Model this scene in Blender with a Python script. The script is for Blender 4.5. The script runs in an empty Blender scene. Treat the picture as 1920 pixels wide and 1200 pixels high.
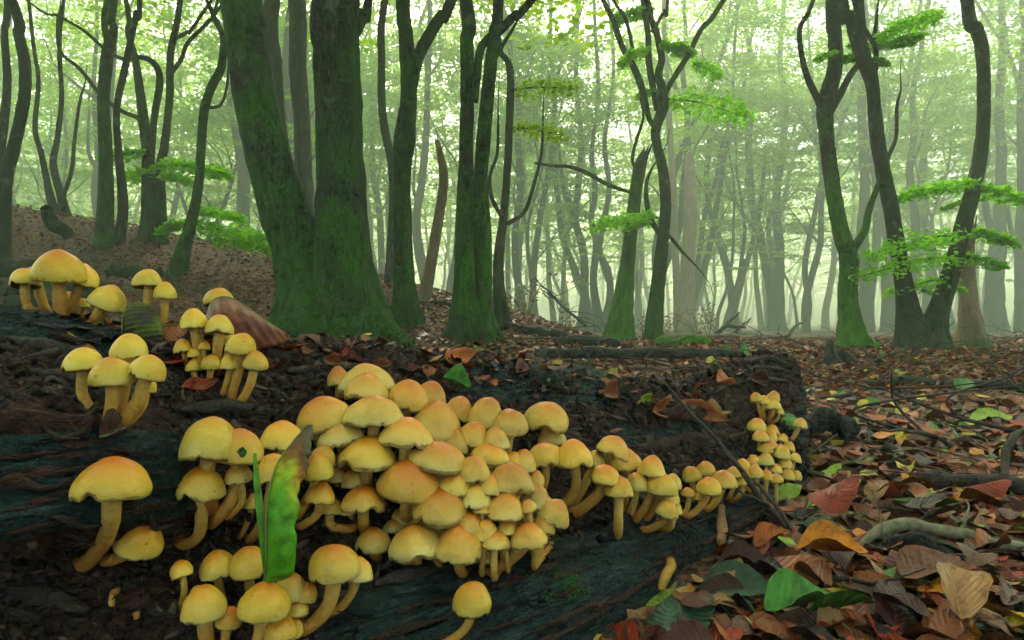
import bpy, bmesh, math, random
import numpy as np
from mathutils import Vector, Matrix
from mathutils.bvhtree import BVHTree

# ------------------------------------------------------------------ camera, sky, sun, exposure
scene = bpy.context.scene
HS = 0.50                      # scale of the nearer trees and the bank
CZ, F = 0.30, 1200.0            # camera height; focal length in pixels of a 1920-wide picture
cam_data = bpy.data.cameras.new('camera')
cam = bpy.data.objects.new('camera', cam_data)
scene.collection.objects.link(cam)
cam.location = (0, 0, CZ)
cam.rotation_euler = (math.radians(90), 0, 0)
cam_data.sensor_width = 36.0
cam_data.lens = 36.0 * F / 1920.0
cam_data.clip_start = 0.01
cam_data.clip_end = 2000
scene.camera = cam

SUN_EL, SUN_AZ = math.radians(38), math.radians(-8)     # azimuth measured from +Y towards +X
world = bpy.data.worlds.new('World')
scene.world = world
world.use_nodes = True
wn = world.node_tree.nodes
sky = wn.new('ShaderNodeTexSky')
sky.sky_type = 'NISHITA'
sky.sun_disc = False
sky.sun_elevation = SUN_EL
sky.sun_rotation = SUN_AZ
sky.air_density = 1.0
sky.dust_density = 4.0
world.node_tree.links.new(sky.outputs[0], wn['Background'].inputs[0])
wn['Background'].inputs[1].default_value = 0.125

sun_data = bpy.data.lights.new('sun', 'SUN')
sun_data.energy = 3.6
sun_data.angle = math.radians(12.0)
sun_data.color = (1.0, 0.91, 0.70)
sun = bpy.data.objects.new('sun', sun_data)
scene.collection.objects.link(sun)
sdir = Vector((math.sin(SUN_AZ) * math.cos(SUN_EL), math.cos(SUN_AZ) * math.cos(SUN_EL), math.sin(SUN_EL)))
sun.rotation_euler = sdir.to_track_quat('Z', 'Y').to_euler()
sun.location = (0, 0, 40)

vs = scene.view_settings
vs.view_transform = 'Standard'
vs.look = 'None'
vs.gamma = 1.0
vs.exposure = 2.3
HAZE_DENSITY = 0.0165

scene.render.engine = 'CYCLES'
cy = scene.cycles
cy.use_denoising = True
cy.use_adaptive_sampling = True
cy.adaptive_threshold = 0.03
cy.adaptive_min_samples = 12
cy.max_bounces = 5
cy.diffuse_bounces = 2
cy.glossy_bounces = 2
cy.transmission_bounces = 3
cy.volume_bounces = 1
cy.transparent_max_bounces = 4
cy.caustics_reflective = False
cy.caustics_refractive = False
cy.sample_clamp_indirect = 4.0

# ------------------------------------------------------------------ helpers
RNG = np.random.default_rng(7)
random.seed(7)
COL = scene.collection

def P(px, py, D):
    return np.array([(px - 960.0) / F * D, D, CZ + (600.0 - py) / F * D])

def sstep(a, b, x):
    t = np.clip((np.asarray(x, float) - a) / (b - a), 0, 1)
    return t * t * (3 - 2 * t)

def _hash(ix, iy, iz, seed):
    h = (ix * 374761393 + iy * 668265263 + iz * 2147483647 + seed * 1274126177) & 0xffffffff
    h = ((h ^ (h >> 13)) * 1274126177) & 0xffffffff
    h = ((h ^ (h >> 16)) * 2246822519) & 0xffffffff
    return ((h ^ (h >> 15)) & 0xffffff) / float(0xffffff)

def vnoise(p, seed=0):
    p = np.asarray(p, float)
    i = np.floor(p).astype(np.int64)
    f = p - i
    u = f * f * f * (f * (f * 6 - 15) + 10)
    r = 0
    for dx in (0, 1):
        wx = u[..., 0] if dx else 1 - u[..., 0]
        for dy in (0, 1):
            wy = u[..., 1] if dy else 1 - u[..., 1]
            for dz in (0, 1):
                wz = u[..., 2] if dz else 1 - u[..., 2]
                r = r + wx * wy * wz * _hash(i[..., 0] + dx, i[..., 1] + dy, i[..., 2] + dz, seed)
    return r * 2 - 1

def fbm(p, octv=4, seed=0, gain=0.5):
    p = np.asarray(p, float)
    a, s, r = 1.0, 0.0, 0
    for o in range(octv):
        r = r + a * vnoise(p * (2.03 ** o) + 17.3 * o, seed + o)
        s += a
        a *= gain
    return r / s

def mesh_np(name, v, f, smooth=True):
    v = np.ascontiguousarray(v, dtype=np.float32)
    f = np.ascontiguousarray(f, dtype=np.int32)
    m = bpy.data.meshes.new(name)
    k = f.shape[1]
    m.vertices.add(len(v)); m.vertices.foreach_set('co', v.ravel())
    m.loops.add(f.size); m.loops.foreach_set('vertex_index', f.ravel())
    m.polygons.add(len(f)); m.polygons.foreach_set('loop_start', np.arange(0, f.size, k, dtype=np.int32))
    if smooth:
        m.polygons.foreach_set('use_smooth', np.ones(len(f), dtype=bool))
    m.update(calc_edges=True)
    m.validate()
    return m

def attr_f(m, name, vals):
    a = m.attributes.new(name, 'FLOAT', 'POINT')
    a.data.foreach_set('value', np.ascontiguousarray(vals, dtype=np.float32))

def attr_c(m, name, vals):
    a = m.attributes.new(name, 'FLOAT_COLOR', 'POINT')
    c = np.ones((len(vals), 4), dtype=np.float32); c[:, :3] = vals
    a.data.foreach_set('color', c.ravel())

def obj(name, m, mat=None, parent=None, loc=None):
    o = bpy.data.objects.new(name, m)
    COL.objects.link(o)
    if mat is not None and m is not None and not m.materials:
        m.materials.append(mat)
    if parent is not None:
        o.parent = parent
    if loc is not None:
        o.location = loc
    return o

def tag(o, label, cat, group=None, kind=None):
    if label: o['label'] = label
    if cat: o['category'] = cat
    if group: o['group'] = group
    if kind: o['kind'] = kind
    return o

def thing(name, label, cat, loc, group=None):
    o = bpy.data.objects.new(name, None)
    o.empty_display_size = 0.05
    COL.objects.link(o)
    o.location = loc
    return tag(o, label, cat, group)

def grid_faces(nu, nv, wrap_u=False):
    """verts indexed [v*nu+u]"""
    u = np.arange(nu if wrap_u else nu - 1); v = np.arange(nv - 1)
    U, V = np.meshgrid(u, v)
    U2 = (U + 1) % nu
    return np.stack([V * nu + U, V * nu + U2, (V + 1) * nu + U2, (V + 1) * nu + U], -1).reshape(-1, 4)

def catmull(pts, n):
    """pts (k,d) -> n samples, centripetal-free uniform Catmull-Rom"""
    pts = np.asarray(pts, float)
    k = len(pts)
    if k == 2:
        t = np.linspace(0, 1, n)[:, None]
        return pts[0] * (1 - t) + pts[1] * t
    ext = np.vstack([2 * pts[0] - pts[1], pts, 2 * pts[-1] - pts[-2]])
    t = np.linspace(0, k - 1 - 1e-9, n)
    i = t.astype(int); f = (t - i)[:, None]
    p0, p1, p2, p3 = ext[i], ext[i + 1], ext[i + 2], ext[i + 3]
    return 0.5 * ((2 * p1) + (-p0 + p2) * f + (2 * p0 - 5 * p1 + 4 * p2 - p3) * f ** 2 + (-p0 + 3 * p1 - 3 * p2 + p3) * f ** 3)

def frames(c):
    t = np.gradient(c, axis=0)
    t /= np.linalg.norm(t, axis=1)[:, None] + 1e-12
    a = np.array([1.0, 0, 0]) if abs(t[0][0]) < 0.8 else np.array([0, 1.0, 0])
    n = np.zeros_like(c); b = np.zeros_like(c)
    prev = a
    for i in range(len(c)):
        x = prev - t[i] * np.dot(prev, t[i])
        x /= np.linalg.norm(x) + 1e-12
        n[i] = x; b[i] = np.cross(t[i], x); prev = x
    return t, n, b

def tube_np(c, r, seg=10, bump=0.0, bfreq=3.0, seed=0, flare=0.0, flare_h=0.3, lobes=5, ph=0.0, jag=0.0):
    """c (n,3) centres, r (n,) radii -> verts, quads (closed with collapsed end rings), t-parameter per vertex"""
    c = np.asarray(c, float); r = np.asarray(r, float)
    n = len(c)
    t, nn, bb = frames(c)
    ang = np.linspace(0, 2 * np.pi, seg, endpoint=False)
    R = np.repeat(r[:, None], seg, 1)
    if flare > 0:
        h = np.concatenate([[0], np.cumsum(np.linalg.norm(np.diff(c, axis=0), axis=1))])
        e = np.exp(-h / flare_h)[:, None]
        lo = 0.5 + 0.5 * np.cos(lobes * ang + ph)[None, :]
        lo2 = 0.5 + 0.5 * np.cos((lobes - 2) * ang + ph * 2.7)[None, :]
        R = R * (1 + flare * e * (0.35 + 0.9 * lo * (0.4 + 0.6 * lo2)) + 0.10 * np.exp(-h / (flare_h * 4))[:, None] * lo)
    dirs = nn[:, None, :] * np.cos(ang)[None, :, None] + bb[:, None, :] * np.sin(ang)[None, :, None]
    v = c[:, None, :] + dirs * R[..., None]
    if bump > 0:
        d = fbm(v * bfreq, 3, seed) * bump
        v = v + dirs * (d * R)[..., None]
    if jag > 0:
        j = vnoise(np.stack([ang * 2.2 + seed, ang * 0 + seed, ang * 0], -1), seed)
        v[-1] += t[-1] * (j[:, None] * jag)
        v[-2] += t[-1] * (j[:, None] * jag * 0.35)
    end0 = np.repeat(c[:1], seg, 0)[None]
    end1 = np.repeat((c[-1:] - t[-1:] * jag * 0.6), seg, 0)[None]
    v = np.concatenate([end0, v, end1], 0)
    tt = np.concatenate([[0], np.linspace(0, 1, n), [1]])
    tt = np.repeat(tt[:, None], seg, 1)
    return v.reshape(-1, 3), grid_faces(seg, n + 2, True), tt.ravel()

class Acc:
    """collects several shells into one mesh"""
    def __init__(s): s.v, s.f, s.a, s.n = [], [], [], 0
    def add(s, v, f, a=None):
        s.v.append(v); s.f.append(f + s.n); s.n += len(v)
        if a is not None: s.a.append(a)
    def mesh(s, name, smooth=True, aname=None):
        m = mesh_np(name, np.concatenate(s.v), np.concatenate(s.f), smooth)
        if aname and s.a: attr_f(m, aname, np.concatenate(s.a))
        return m

# ------------------------------------------------------------------ material helpers
def new_mat(name, rough=0.7, spec=0.3):
    m = bpy.data.materials.new(name)
    m.use_nodes = True
    nt = m.node_tree
    b = nt.nodes['Principled BSDF']
    b.inputs['Roughness'].default_value = rough
    b.inputs['Specular IOR Level'].default_value = spec
    return m, nt, b

def nd(nt, typ, **kw):
    n = nt.nodes.new(typ)
    for k, v in kw.items():
        setattr(n, k, v)
    return n

def noise(nt, vec, scale, detail=4, rough=0.55, dist=0.0):
    n = nt.nodes.new('ShaderNodeTexNoise')
    n.inputs['Scale'].default_value = scale
    n.inputs['Detail'].default_value = detail
    n.inputs['Roughness'].default_value = rough
    n.inputs['Distortion'].default_value = dist
    if vec is not None: nt.links.new(vec, n.inputs['Vector'])
    return n.outputs['Fac']

def ramp(nt, fac, stops, interp='LINEAR'):
    r = nt.nodes.new('ShaderNodeValToRGB')
    r.color_ramp.interpolation = interp
    el = r.color_ramp.elements
    while len(el) < len(stops): el.new(0.5)
    for e, (p, c) in zip(el, stops):
        e.position = p
        e.color = (c, c, c, 1) if isinstance(c, (int, float)) else (*c, 1)
    if fac is not None: nt.links.new(fac, r.inputs[0])
    return r.outputs[0]

def mixc(nt, fac, a, b, mode='MIX'):
    m = nt.nodes.new('ShaderNodeMix')
    m.data_type = 'RGBA'; m.blend_type = mode
    for sock, val in ((m.inputs[0], fac), (m.inputs[6], a), (m.inputs[7], b)):
        if isinstance(val, (int, float)): sock.default_value = val
        elif isinstance(val, tuple): sock.default_value = (*val, 1)
        else: nt.links.new(val, sock)
    return m.outputs[2]

def math_(nt, op, a, b=None, c=None, clamp=False):
    m = nt.nodes.new('ShaderNodeMath'); m.operation = op; m.use_clamp = clamp
    for i, val in enumerate((a, b, c)):
        if val is None: continue
        if isinstance(val, (int, float)): m.inputs[i].default_value = val
        else: nt.links.new(val, m.inputs[i])
    return m.outputs[0]

def bump(nt, bsdf, height, strength=0.5, dist=0.01):
    b = nt.nodes.new('ShaderNodeBump')
    b.inputs['Strength'].default_value = strength
    b.inputs['Distance'].default_value = dist
    nt.links.new(height, b.inputs['Height'])
    nt.links.new(b.outputs[0], bsdf.inputs['Normal'])

def attr(nt, name, typ='GEOMETRY', out='Fac'):
    a = nt.nodes.new('ShaderNodeAttribute')
    a.attribute_name = name; a.attribute_type = typ
    return a.outputs[out]

def pos(nt):
    return nt.nodes.new('ShaderNodeNewGeometry').outputs['Position']

def scaled(nt, vec, s):
    m = nt.nodes.new('ShaderNodeMapping')
    m.inputs['Scale'].default_value = s
    nt.links.new(vec, m.inputs['Vector'])
    return m.outputs[0]

# ------------------------------------------------------------------ materials
def mat_floor():
    m, nt, b = new_mat('forest_floor', 0.85, 0.2)
    p = pos(nt)
    v = nd(nt, 'ShaderNodeTexVoronoi'); v.inputs['Scale'].default_value = 48
    v.inputs['Randomness'].default_value = 1
    nt.links.new(scaled(nt, p, (1, 1, 1)), v.inputs['Vector'])
    sep = nd(nt, 'ShaderNodeSeparateColor'); nt.links.new(v.outputs['Color'], sep.inputs[0])
    c = ramp(nt, sep.outputs[0], [(0, (.020, .010, .008)), (.35, (.075, .026, .014)), (.6, (.13, .046, .024)), (.85, (.19, .08, .04)), (1, (.26, .13, .07))])
    big = noise(nt, p, 1.3, 4)
    c2 = mixc(nt, ramp(nt, big, [(.42, 0.0), (.62, 0.75)]), c, (.026, .014, .010))
    nt.links.new(c2, b.inputs['Base Color'])
    h = math_(nt, 'ADD', v.outputs['Distance'], noise(nt, p, 60, 3))
    bump(nt, b, h, 0.8, 0.02)
    return m

def mat_log():
    m, nt, b = new_mat('rotten_wood', 0.8, 0.22)
    p = pos(nt)
    # rotate so that X runs along the trunk, then stretch: fibres follow the grain
    mp = nd(nt, 'ShaderNodeMapping'); mp.inputs['Rotation'].default_value = (0, 0, math.radians(-42))
    nt.links.new(p, mp.inputs['Vector'])
    g = scaled(nt, mp.outputs[0], (12, 60, 60))
    fib = noise(nt, g, 1.0, 6, 0.65, 0.4)
    fine = noise(nt, p, 240, 4, 0.7)
    fib2 = noise(nt, scaled(nt, mp.outputs[0], (34, 230, 230)), 1.0, 4, .7, .3)
    crk = ramp(nt, noise(nt, scaled(nt, mp.outputs[0], (16, 75, 75)), 1.0, 3, .6, .8), [(.33, 1.0), (.41, 0.0)])
    mid = noise(nt, p, 45, 5, 0.65)
    brown = ramp(nt, mid, [(.30, (.006, .004, .004)), (.45, (.019, .009, .008)), (.58, (.046, .022, .018)), (.74, (.105, .055, .044))])
    brown = mixc(nt, ramp(nt, fine, [(.42, .0), (.75, .7)]), brown, (.085, .048, .037))
    bark = ramp(nt, fib, [(.32, (.002, .004, .006)), (.46, (.007, .014, .018)), (.56, (.012, .028, .029)), (.66, (.030, .052, .050)), (.8, (.07, .10, .09))])
    grn = ramp(nt, noise(nt, p, 13, 4), [(.48, 0.0), (.64, .75)])
    bark = mixc(nt, grn, bark, (.010, .040, .027))
    bark = mixc(nt, ramp(nt, fib2, [(.50, 0.0), (.66, .9)]), bark, (.060, .090, .090))
    bark = mixc(nt, ramp(nt, noise(nt, p, 38, 5, .7), [(.58, 0.0), (.66, .8)]), bark, (.035, .020, .017))
    bark = mixc(nt, crk, bark, (.0015, .002, .002))
    speck = ramp(nt, noise(nt, p, 420, 2), [(.66, 0.0), (.74, .6)])
    bark = mixc(nt, speck, bark, (.12, .14, .10))
    bm = attr(nt, 'bark')
    k = math_(nt, 'ADD', bm, math_(nt, 'MULTIPLY', math_(nt, 'SUBTRACT', noise(nt, p, 30, 5, .6), .5), 1.5))
    k = ramp(nt, k, [(.42, 0.0), (.58, 1.0)])
    col = mixc(nt, k, brown, bark)
    col = mixc(nt, 1.0, col, mixc(nt, k, (1.5, 1.12, 1.02), (.9, .95, 1.0)), 'MULTIPLY')
    nt.links.new(col, b.inputs['Base Color'])
    rr = ramp(nt, fine, [(.3, .42), (.7, .9)])
    nt.links.new(rr, b.inputs['Roughness'])
    h = math_(nt, 'ADD', math_(nt, 'SUBTRACT', math_(nt, 'ADD', fib, math_(nt, 'MULTIPLY', fib2, .6)), crk), math_(nt, 'ADD', mid, math_(nt, 'MULTIPLY', fine, .5)))
    bump(nt, b, h, 1.0, 0.018)
    return m

def mat_crumb():
    m, nt, b = new_mat('wood_crumb', 0.85, 0.2)
    c = attr(nt, 'Col', out='Color')
    nt.links.new(c, b.inputs['Base Color'])
    bump(nt, b, noise(nt, pos(nt), 300, 3), 0.6, 0.002)
    return m

def mat_bark(name, c1, c2, moss, amount, zfall, scale=1.0):
    """bark with moss: amount = overall cover, zfall = how fast cover thins with height"""
    m, nt, b = new_mat(name, 0.85, 0.15)
    p = pos(nt)
    sep = nd(nt, 'ShaderNodeSeparateXYZ'); nt.links.new(p, sep.inputs[0])
    st = scaled(nt, p, (14 * scale, 14 * scale, 5 * scale))
    n1 = noise(nt, st, 1.0, 6, .65)
    n2 = noise(nt, p, 2.2 * scale, 5, .6)
    n3 = noise(nt, p, 55 * scale, 4, .7)
    base = mixc(nt, ramp(nt, n1, [(.35, 0.0), (.7, 1.0)]), c1, c2)
    base = mixc(nt, ramp(nt, noise(nt, p, 9 * scale, 3), [(.60, 0.0), (.68, .5)]), base, (.16, .17, .14))
    mk = math_(nt, 'ADD', n2, math_(nt, 'SUBTRACT', amount, math_(nt, 'MULTIPLY', sep.outputs[2], zfall)))
    mk = math_(nt, 'ADD', mk, math_(nt, 'MULTIPLY', math_(nt, 'SUBTRACT', n3, .5), .35))
    mk = ramp(nt, mk, [(.44, 0.0), (.66, 1.0)])
    n4 = ramp(nt, noise(nt, scaled(nt, p, (20 * scale, 20 * scale, 7 * scale)), 1.0, 6, .72), [(.30, 0.0), (.72, 1.0)])
    mc = mixc(nt, math_(nt, 'MULTIPLY', n4, n3), tuple(x * .40 for x in moss), tuple(min(1, x * 2.2) for x in moss))
    mc = mixc(nt, ramp(nt, noise(nt, p, 1.1 * scale, 3), [(.4, .0), (.66, .8)]), mc, mixc(nt, n4, tuple(x * .25 for x in moss), tuple(x * .9 for x in moss)))
    nt.links.new(mixc(nt, mk, base, mc), b.inputs['Base Color'])
    h = math_(nt, 'ADD', math_(nt, 'ADD', n1, n4), math_(nt, 'MULTIPLY', n3, .6))
    bump(nt, b, h, 1.0, 0.035)
    return m

def mat_foliage(name, c_dark, c_light, trans=0.5):
    m, nt, b = new_mat(name, 0.55, 0.3)
    nt.nodes.remove(b)
    out = nt.nodes['Material Output']
    a = attr(nt, 'tone')
    c = ramp(nt, a, [(0, c_dark), (.75, c_light), (1, (c_light[0] * 1.7, c_light[1] * 1.15, c_light[2] * .8))])
    d = nd(nt, 'ShaderNodeBsdfDiffuse'); t = nd(nt, 'ShaderNodeBsdfTranslucent')
    nt.links.new(c, d.inputs[0])
    t2 = mixc(nt, 1.0, c, (1.5, 1.35, .7), 'MULTIPLY')
    nt.links.new(t2, t.inputs[0])
    mx = nd(nt, 'ShaderNodeMixShader'); mx.inputs[0].default_value = trans
    nt.links.new(d.outputs[0], mx.inputs[1]); nt.links.new(t.outputs[0], mx.inputs[2])
    nt.links.new(mx.outputs[0], out.inputs['Surface'])
    return m

def mat_leaf(name, src):
    """fallen leaf: base colour from the object's tint or the mesh's Col; veins follow the leaf's own UV"""
    m, nt, b = new_mat(name, 0.92 if src == 'DRY' else 0.40, 0.05 if src == 'DRY' else 0.20)
    c = attr(nt, 'tint', 'OBJECT', 'Color') if src == 'OBJECT' else attr(nt, 'Col', out='Color')
    uv = attr(nt, 'lu'); vv = attr(nt, 'lv')            # along, across (-1..1)
    av = math_(nt, 'ABSOLUTE', vv)
    ph = math_(nt, 'SUBTRACT', math_(nt, 'MULTIPLY', uv, 9.0), math_(nt, 'MULTIPLY', av, 2.6))
    fr = math_(nt, 'FRACT', ph)
    ridge = math_(nt, 'ABSOLUTE', math_(nt, 'SUBTRACT', fr, .5))
    vein = ramp(nt, ridge, [(.0, 1.0), (.07, 0.0)])
    midrib = ramp(nt, av, [(.03, 1.0), (.07, 0.0)])
    vn = math_(nt, 'MAXIMUM', math_(nt, 'MULTIPLY', vein, .5), midrib)
    p = pos(nt)
    blot = noise(nt, p, 70, 4, .6)
    c1 = mixc(nt, ramp(nt, blot, [(.35, .75), (.55, 0.0)]), c, mixc(nt, 1.0, c, (.35, .28, .28), 'MULTIPLY'))
    c1 = mixc(nt, ramp(nt, noise(nt, p, 350, 2), [(.64, 0.0), (.72, .7)]), c1, (.02, .012, .01))
    c2 = mixc(nt, math_(nt, 'MULTIPLY', vn, .35), c1, mixc(nt, 1.0, c, (1.7, 1.6, 1.5), 'MULTIPLY'))
    nt.links.new(c2, b.inputs['Base Color'])
    h = math_(nt, 'ADD', math_(nt, 'MULTIPLY', ridge, .7), math_(nt, 'MULTIPLY', noise(nt, p, 120, 4), .9))
    bump(nt, b, h, 0.6, 0.0024)
    return m

def mat_cap():
    m, nt, b = new_mat('mushroom_cap', 0.38, 0.4)
    r = attr(nt, 'rad')
    tone = attr(nt, 'tone', 'OBJECT')          # 0 pale lemon .. 1 strong orange
    lem = attr(nt, 'lemon', 'OBJECT')
    tc = nd(nt, 'ShaderNodeTexCoord').outputs['Object']
    p = pos(nt)
    n = noise(nt, p, 45, 4, .6)
    f = math_(nt, 'ADD', r, math_(nt, 'MULTIPLY', math_(nt, 'SUBTRACT', n, .5), .34))
    f = math_(nt, 'ADD', f, math_(nt, 'MULTIPLY', math_(nt, 'SUBTRACT', .5, tone), .30))
    buff = ramp(nt, f, [(.06, (.54, .115, .006)), (.31, (.62, .22, .018)), (.54, (.66, .34, .050)), (.78, (.68, .45, .105)), (1, (.70, .55, .20))])
    lemn = ramp(nt, f, [(.06, (.64, .17, .005)), (.32, (.69, .30, .010)), (.56, (.70, .41, .020)), (.84, (.67, .46, .045)), (1, (.64, .48, .09))])
    c = mixc(nt, lem, buff, lemn)
    v = nd(nt, 'ShaderNodeTexVoronoi'); v.inputs['Scale'].default_value = 130
    nt.links.new(p, v.inputs['Vector'])
    dot = ramp(nt, v.outputs['Distance'], [(.07, 1.0), (.12, 0.0)])
    sepc = nd(nt, 'ShaderNodeSeparateColor'); nt.links.new(v.outputs['Color'], sepc.inputs[0])
    dot = math_(nt, 'MULTIPLY', dot, math_(nt, 'GREATER_THAN', sepc.outputs[0], .66))
    c = mixc(nt, math_(nt, 'MULTIPLY', dot, .85), c, (.07, .04, .02))
    rim = ramp(nt, math_(nt, 'ADD', r, math_(nt, 'MULTIPLY', math_(nt, 'SUBTRACT', noise(nt, p, 170, 3), .5), .12)), [(.975, 0.0), (1.0, .8)])
    c = mixc(nt, math_(nt, 'MULTIPLY', rim, .8), c, (.10, .055, .025))
    veil = ramp(nt, math_(nt, 'ADD', math_(nt, 'MULTIPLY', noise(nt, p, 95, 4, .7), .55), math_(nt, 'MULTIPLY', r, .62)), [(.90, 0.0), (.95, .8)])
    c = mixc(nt, veil, c, (.16, .085, .035))
    dirt = ramp(nt, noise(nt, p, 34, 6, .75), [(.54, 0.0), (.76, .5)])
    c = mixc(nt, dirt, c, (.27, .15, .05))
    hv = nd(nt, 'ShaderNodeHueSaturation'); nt.links.new(c, hv.inputs['Color']); nt.links.new(attr(nt, 'val', 'OBJECT'), hv.inputs['Value'])
    c = hv.outputs[0]
    nt.links.new(c, b.inputs['Base Color'])
    b.inputs['Subsurface Weight'].default_value = .12
    b.inputs['Subsurface Radius'].default_value = (.006, .004, .0015)
    b.inputs['Subsurface Scale'].default_value = 1.0
    bump(nt, b, math_(nt, 'ADD', noise(nt, p, 260, 4), math_(nt, 'MULTIPLY', noise(nt, p, 50, 4, .6), 2.0)), 0.25, 0.0025)
    return m

def mat_stem():
    m, nt, b = new_mat('mushroom_stem', 0.6, 0.3)
    t = attr(nt, 'tpar')
    p = pos(nt)
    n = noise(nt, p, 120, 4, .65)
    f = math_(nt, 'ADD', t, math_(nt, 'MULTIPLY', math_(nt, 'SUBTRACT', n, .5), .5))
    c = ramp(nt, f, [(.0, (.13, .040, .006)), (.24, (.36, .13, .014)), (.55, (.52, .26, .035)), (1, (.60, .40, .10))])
    sp = ramp(nt, noise(nt, p, 200, 3, .7), [(.6, 0.0), (.72, .6)])
    c = mixc(nt, sp, c, (.15, .07, .02))
    nt.links.new(c, b.inputs['Base Color'])
    b.inputs['Subsurface Weight'].default_value = .08
    b.inputs['Subsurface Radius'].default_value = (.004, .003, .001)
    b.inputs['Subsurface Scale'].default_value = 1.0
    bump(nt, b, n, 0.8, 0.004)
    return m

def mat_gill():
    m, nt, b = new_mat('mushroom_gills', 0.7, 0.2)
    n = noise(nt, pos(nt), 60, 3)
    nt.links.new(mixc(nt, n, (.20, .15, .04), (.34, .26, .08)), b.inputs['Base Color'])
    return m

def mat_plain(name, c1, c2, scale=30, rough=.75, spec=.25, bstr=.5, bdist=.01):
    m, nt, b = new_mat(name, rough, spec)
    p = pos(nt)
    n = noise(nt, p, scale, 5, .65)
    nt.links.new(mixc(nt, ramp(nt, n, [(.32, 0.0), (.68, 1.0)]), c1, c2), b.inputs['Base Color'])
    bump(nt, b, n, bstr, bdist)
    return m

M = {
    'floor': mat_floor(), 'log': mat_log(), 'crumb': mat_crumb(),
    'bark_moss': mat_bark('mossy_bark', (.012, .011, .008), (.034, .029, .02), (.030, .135, .004), .15, .050),
    'bark_green': mat_bark('bright_mossy_bark', (.016, .014, .010), (.04, .034, .025), (.075, .27, .008), .38, .26),
    'bark_dark': mat_bark('dark_bark', (.010, .009, .008), (.030, .026, .021), (.016, .05, .006), .12, .09),
    'bark_grey': mat_bark('grey_bark', (.045, .042, .036), (.10, .09, .072), (.04, .09, .02), .08, .05),
    'bark_tan': mat_bark('bare_tan_wood', (.20, .12, .07), (.36, .25, .16), (.06, .14, .02), .12, .4),
    'fol': mat_foliage('beech_foliage', (.10, .25, .010), (.25, .44, .018), .6),
    'fol_near': mat_foliage('near_beech_foliage', (.08, .28, .008), (.18, .50, .012), .6),
    'dry': mat_leaf('dry_leaf_carpet', 'DRY'), 'leaf': mat_leaf('fallen_leaf', 'OBJECT'), 'litter': mat_leaf('leaf_litter', 'MESH'),
    'cap': mat_cap(), 'stem': mat_stem(), 'gill': mat_gill(),
    'twig': mat_plain('twig_bark', (.018, .012, .010), (.06, .04, .034), 120, bdist=.003),
    'lichen': mat_plain('lichen_bark', (.07, .055, .035), (.24, .21, .13), 70, bdist=.004),
    'pale': mat_plain('pale_dead_wood', (.07, .05, .03), (.20, .16, .09), 12),
    'blackwood': mat_plain('black_wet_wood', (.004, .004, .0045), (.022, .021, .021), 40, .75, .2, 1.0, .02),
    'darkwood': mat_plain('dark_decayed_wood', (.012, .009, .008), (.05, .034, .027), 30, .75, .25, .9, .015),
    'tansplinter': mat_plain('tan_splinter_wood', (.17, .075, .03), (.36, .18, .08), 90, bdist=.003),
}

# ------------------------------------------------------------------ the forest floor
def zt(x, y):
    x = np.asarray(x, float); y = np.asarray(y, float)
    base = .10 * sstep(2.2, 4, y) - .16 * sstep(5.5, 12, y) - .22 * sstep(10, 40, y) + 6 * sstep(75, 150, y)
    x0, y0 = x, y
    x, y = x / HS, y / HS
    t = np.clip((1.6 - x) / 12.5, 0, 1.3)
    A = 2.9 * t ** .78
    B = sstep(5.5, 13, y) * (1 - .55 * sstep(14, 27, y))
    x, y = x0, y0
    B = B * HS
    rough = .035 * fbm(np.stack([x * .9, y * .9, x * 0], -1), 3, 5) * sstep(2, 6, y)
    return base + A * B + rough

def terrain():
    nu, nv = 260, 300
    a = np.linspace(-1, 1, nu); x = 155 * np.sinh(4.2 * a) / np.sinh(4.2)
    b = np.linspace(0, 1, nv); y = -24 + 182 * (np.exp(4.0 * b) - 1) / (np.exp(4.0) - 1)
    X, Y = np.meshgrid(x, y)
    Z = zt(X, Y) + .008 * fbm(np.stack([X * 9, Y * 9, X * 0], -1), 3, 9) * (Y < 12)
    v = np.stack([X, Y, Z], -1).reshape(-1, 3)
    o = obj('forest_floor', mesh_np('forest_floor', v, grid_faces(nu, nv)), M['floor'])
    o['kind'] = 'structure'
terrain()

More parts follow.
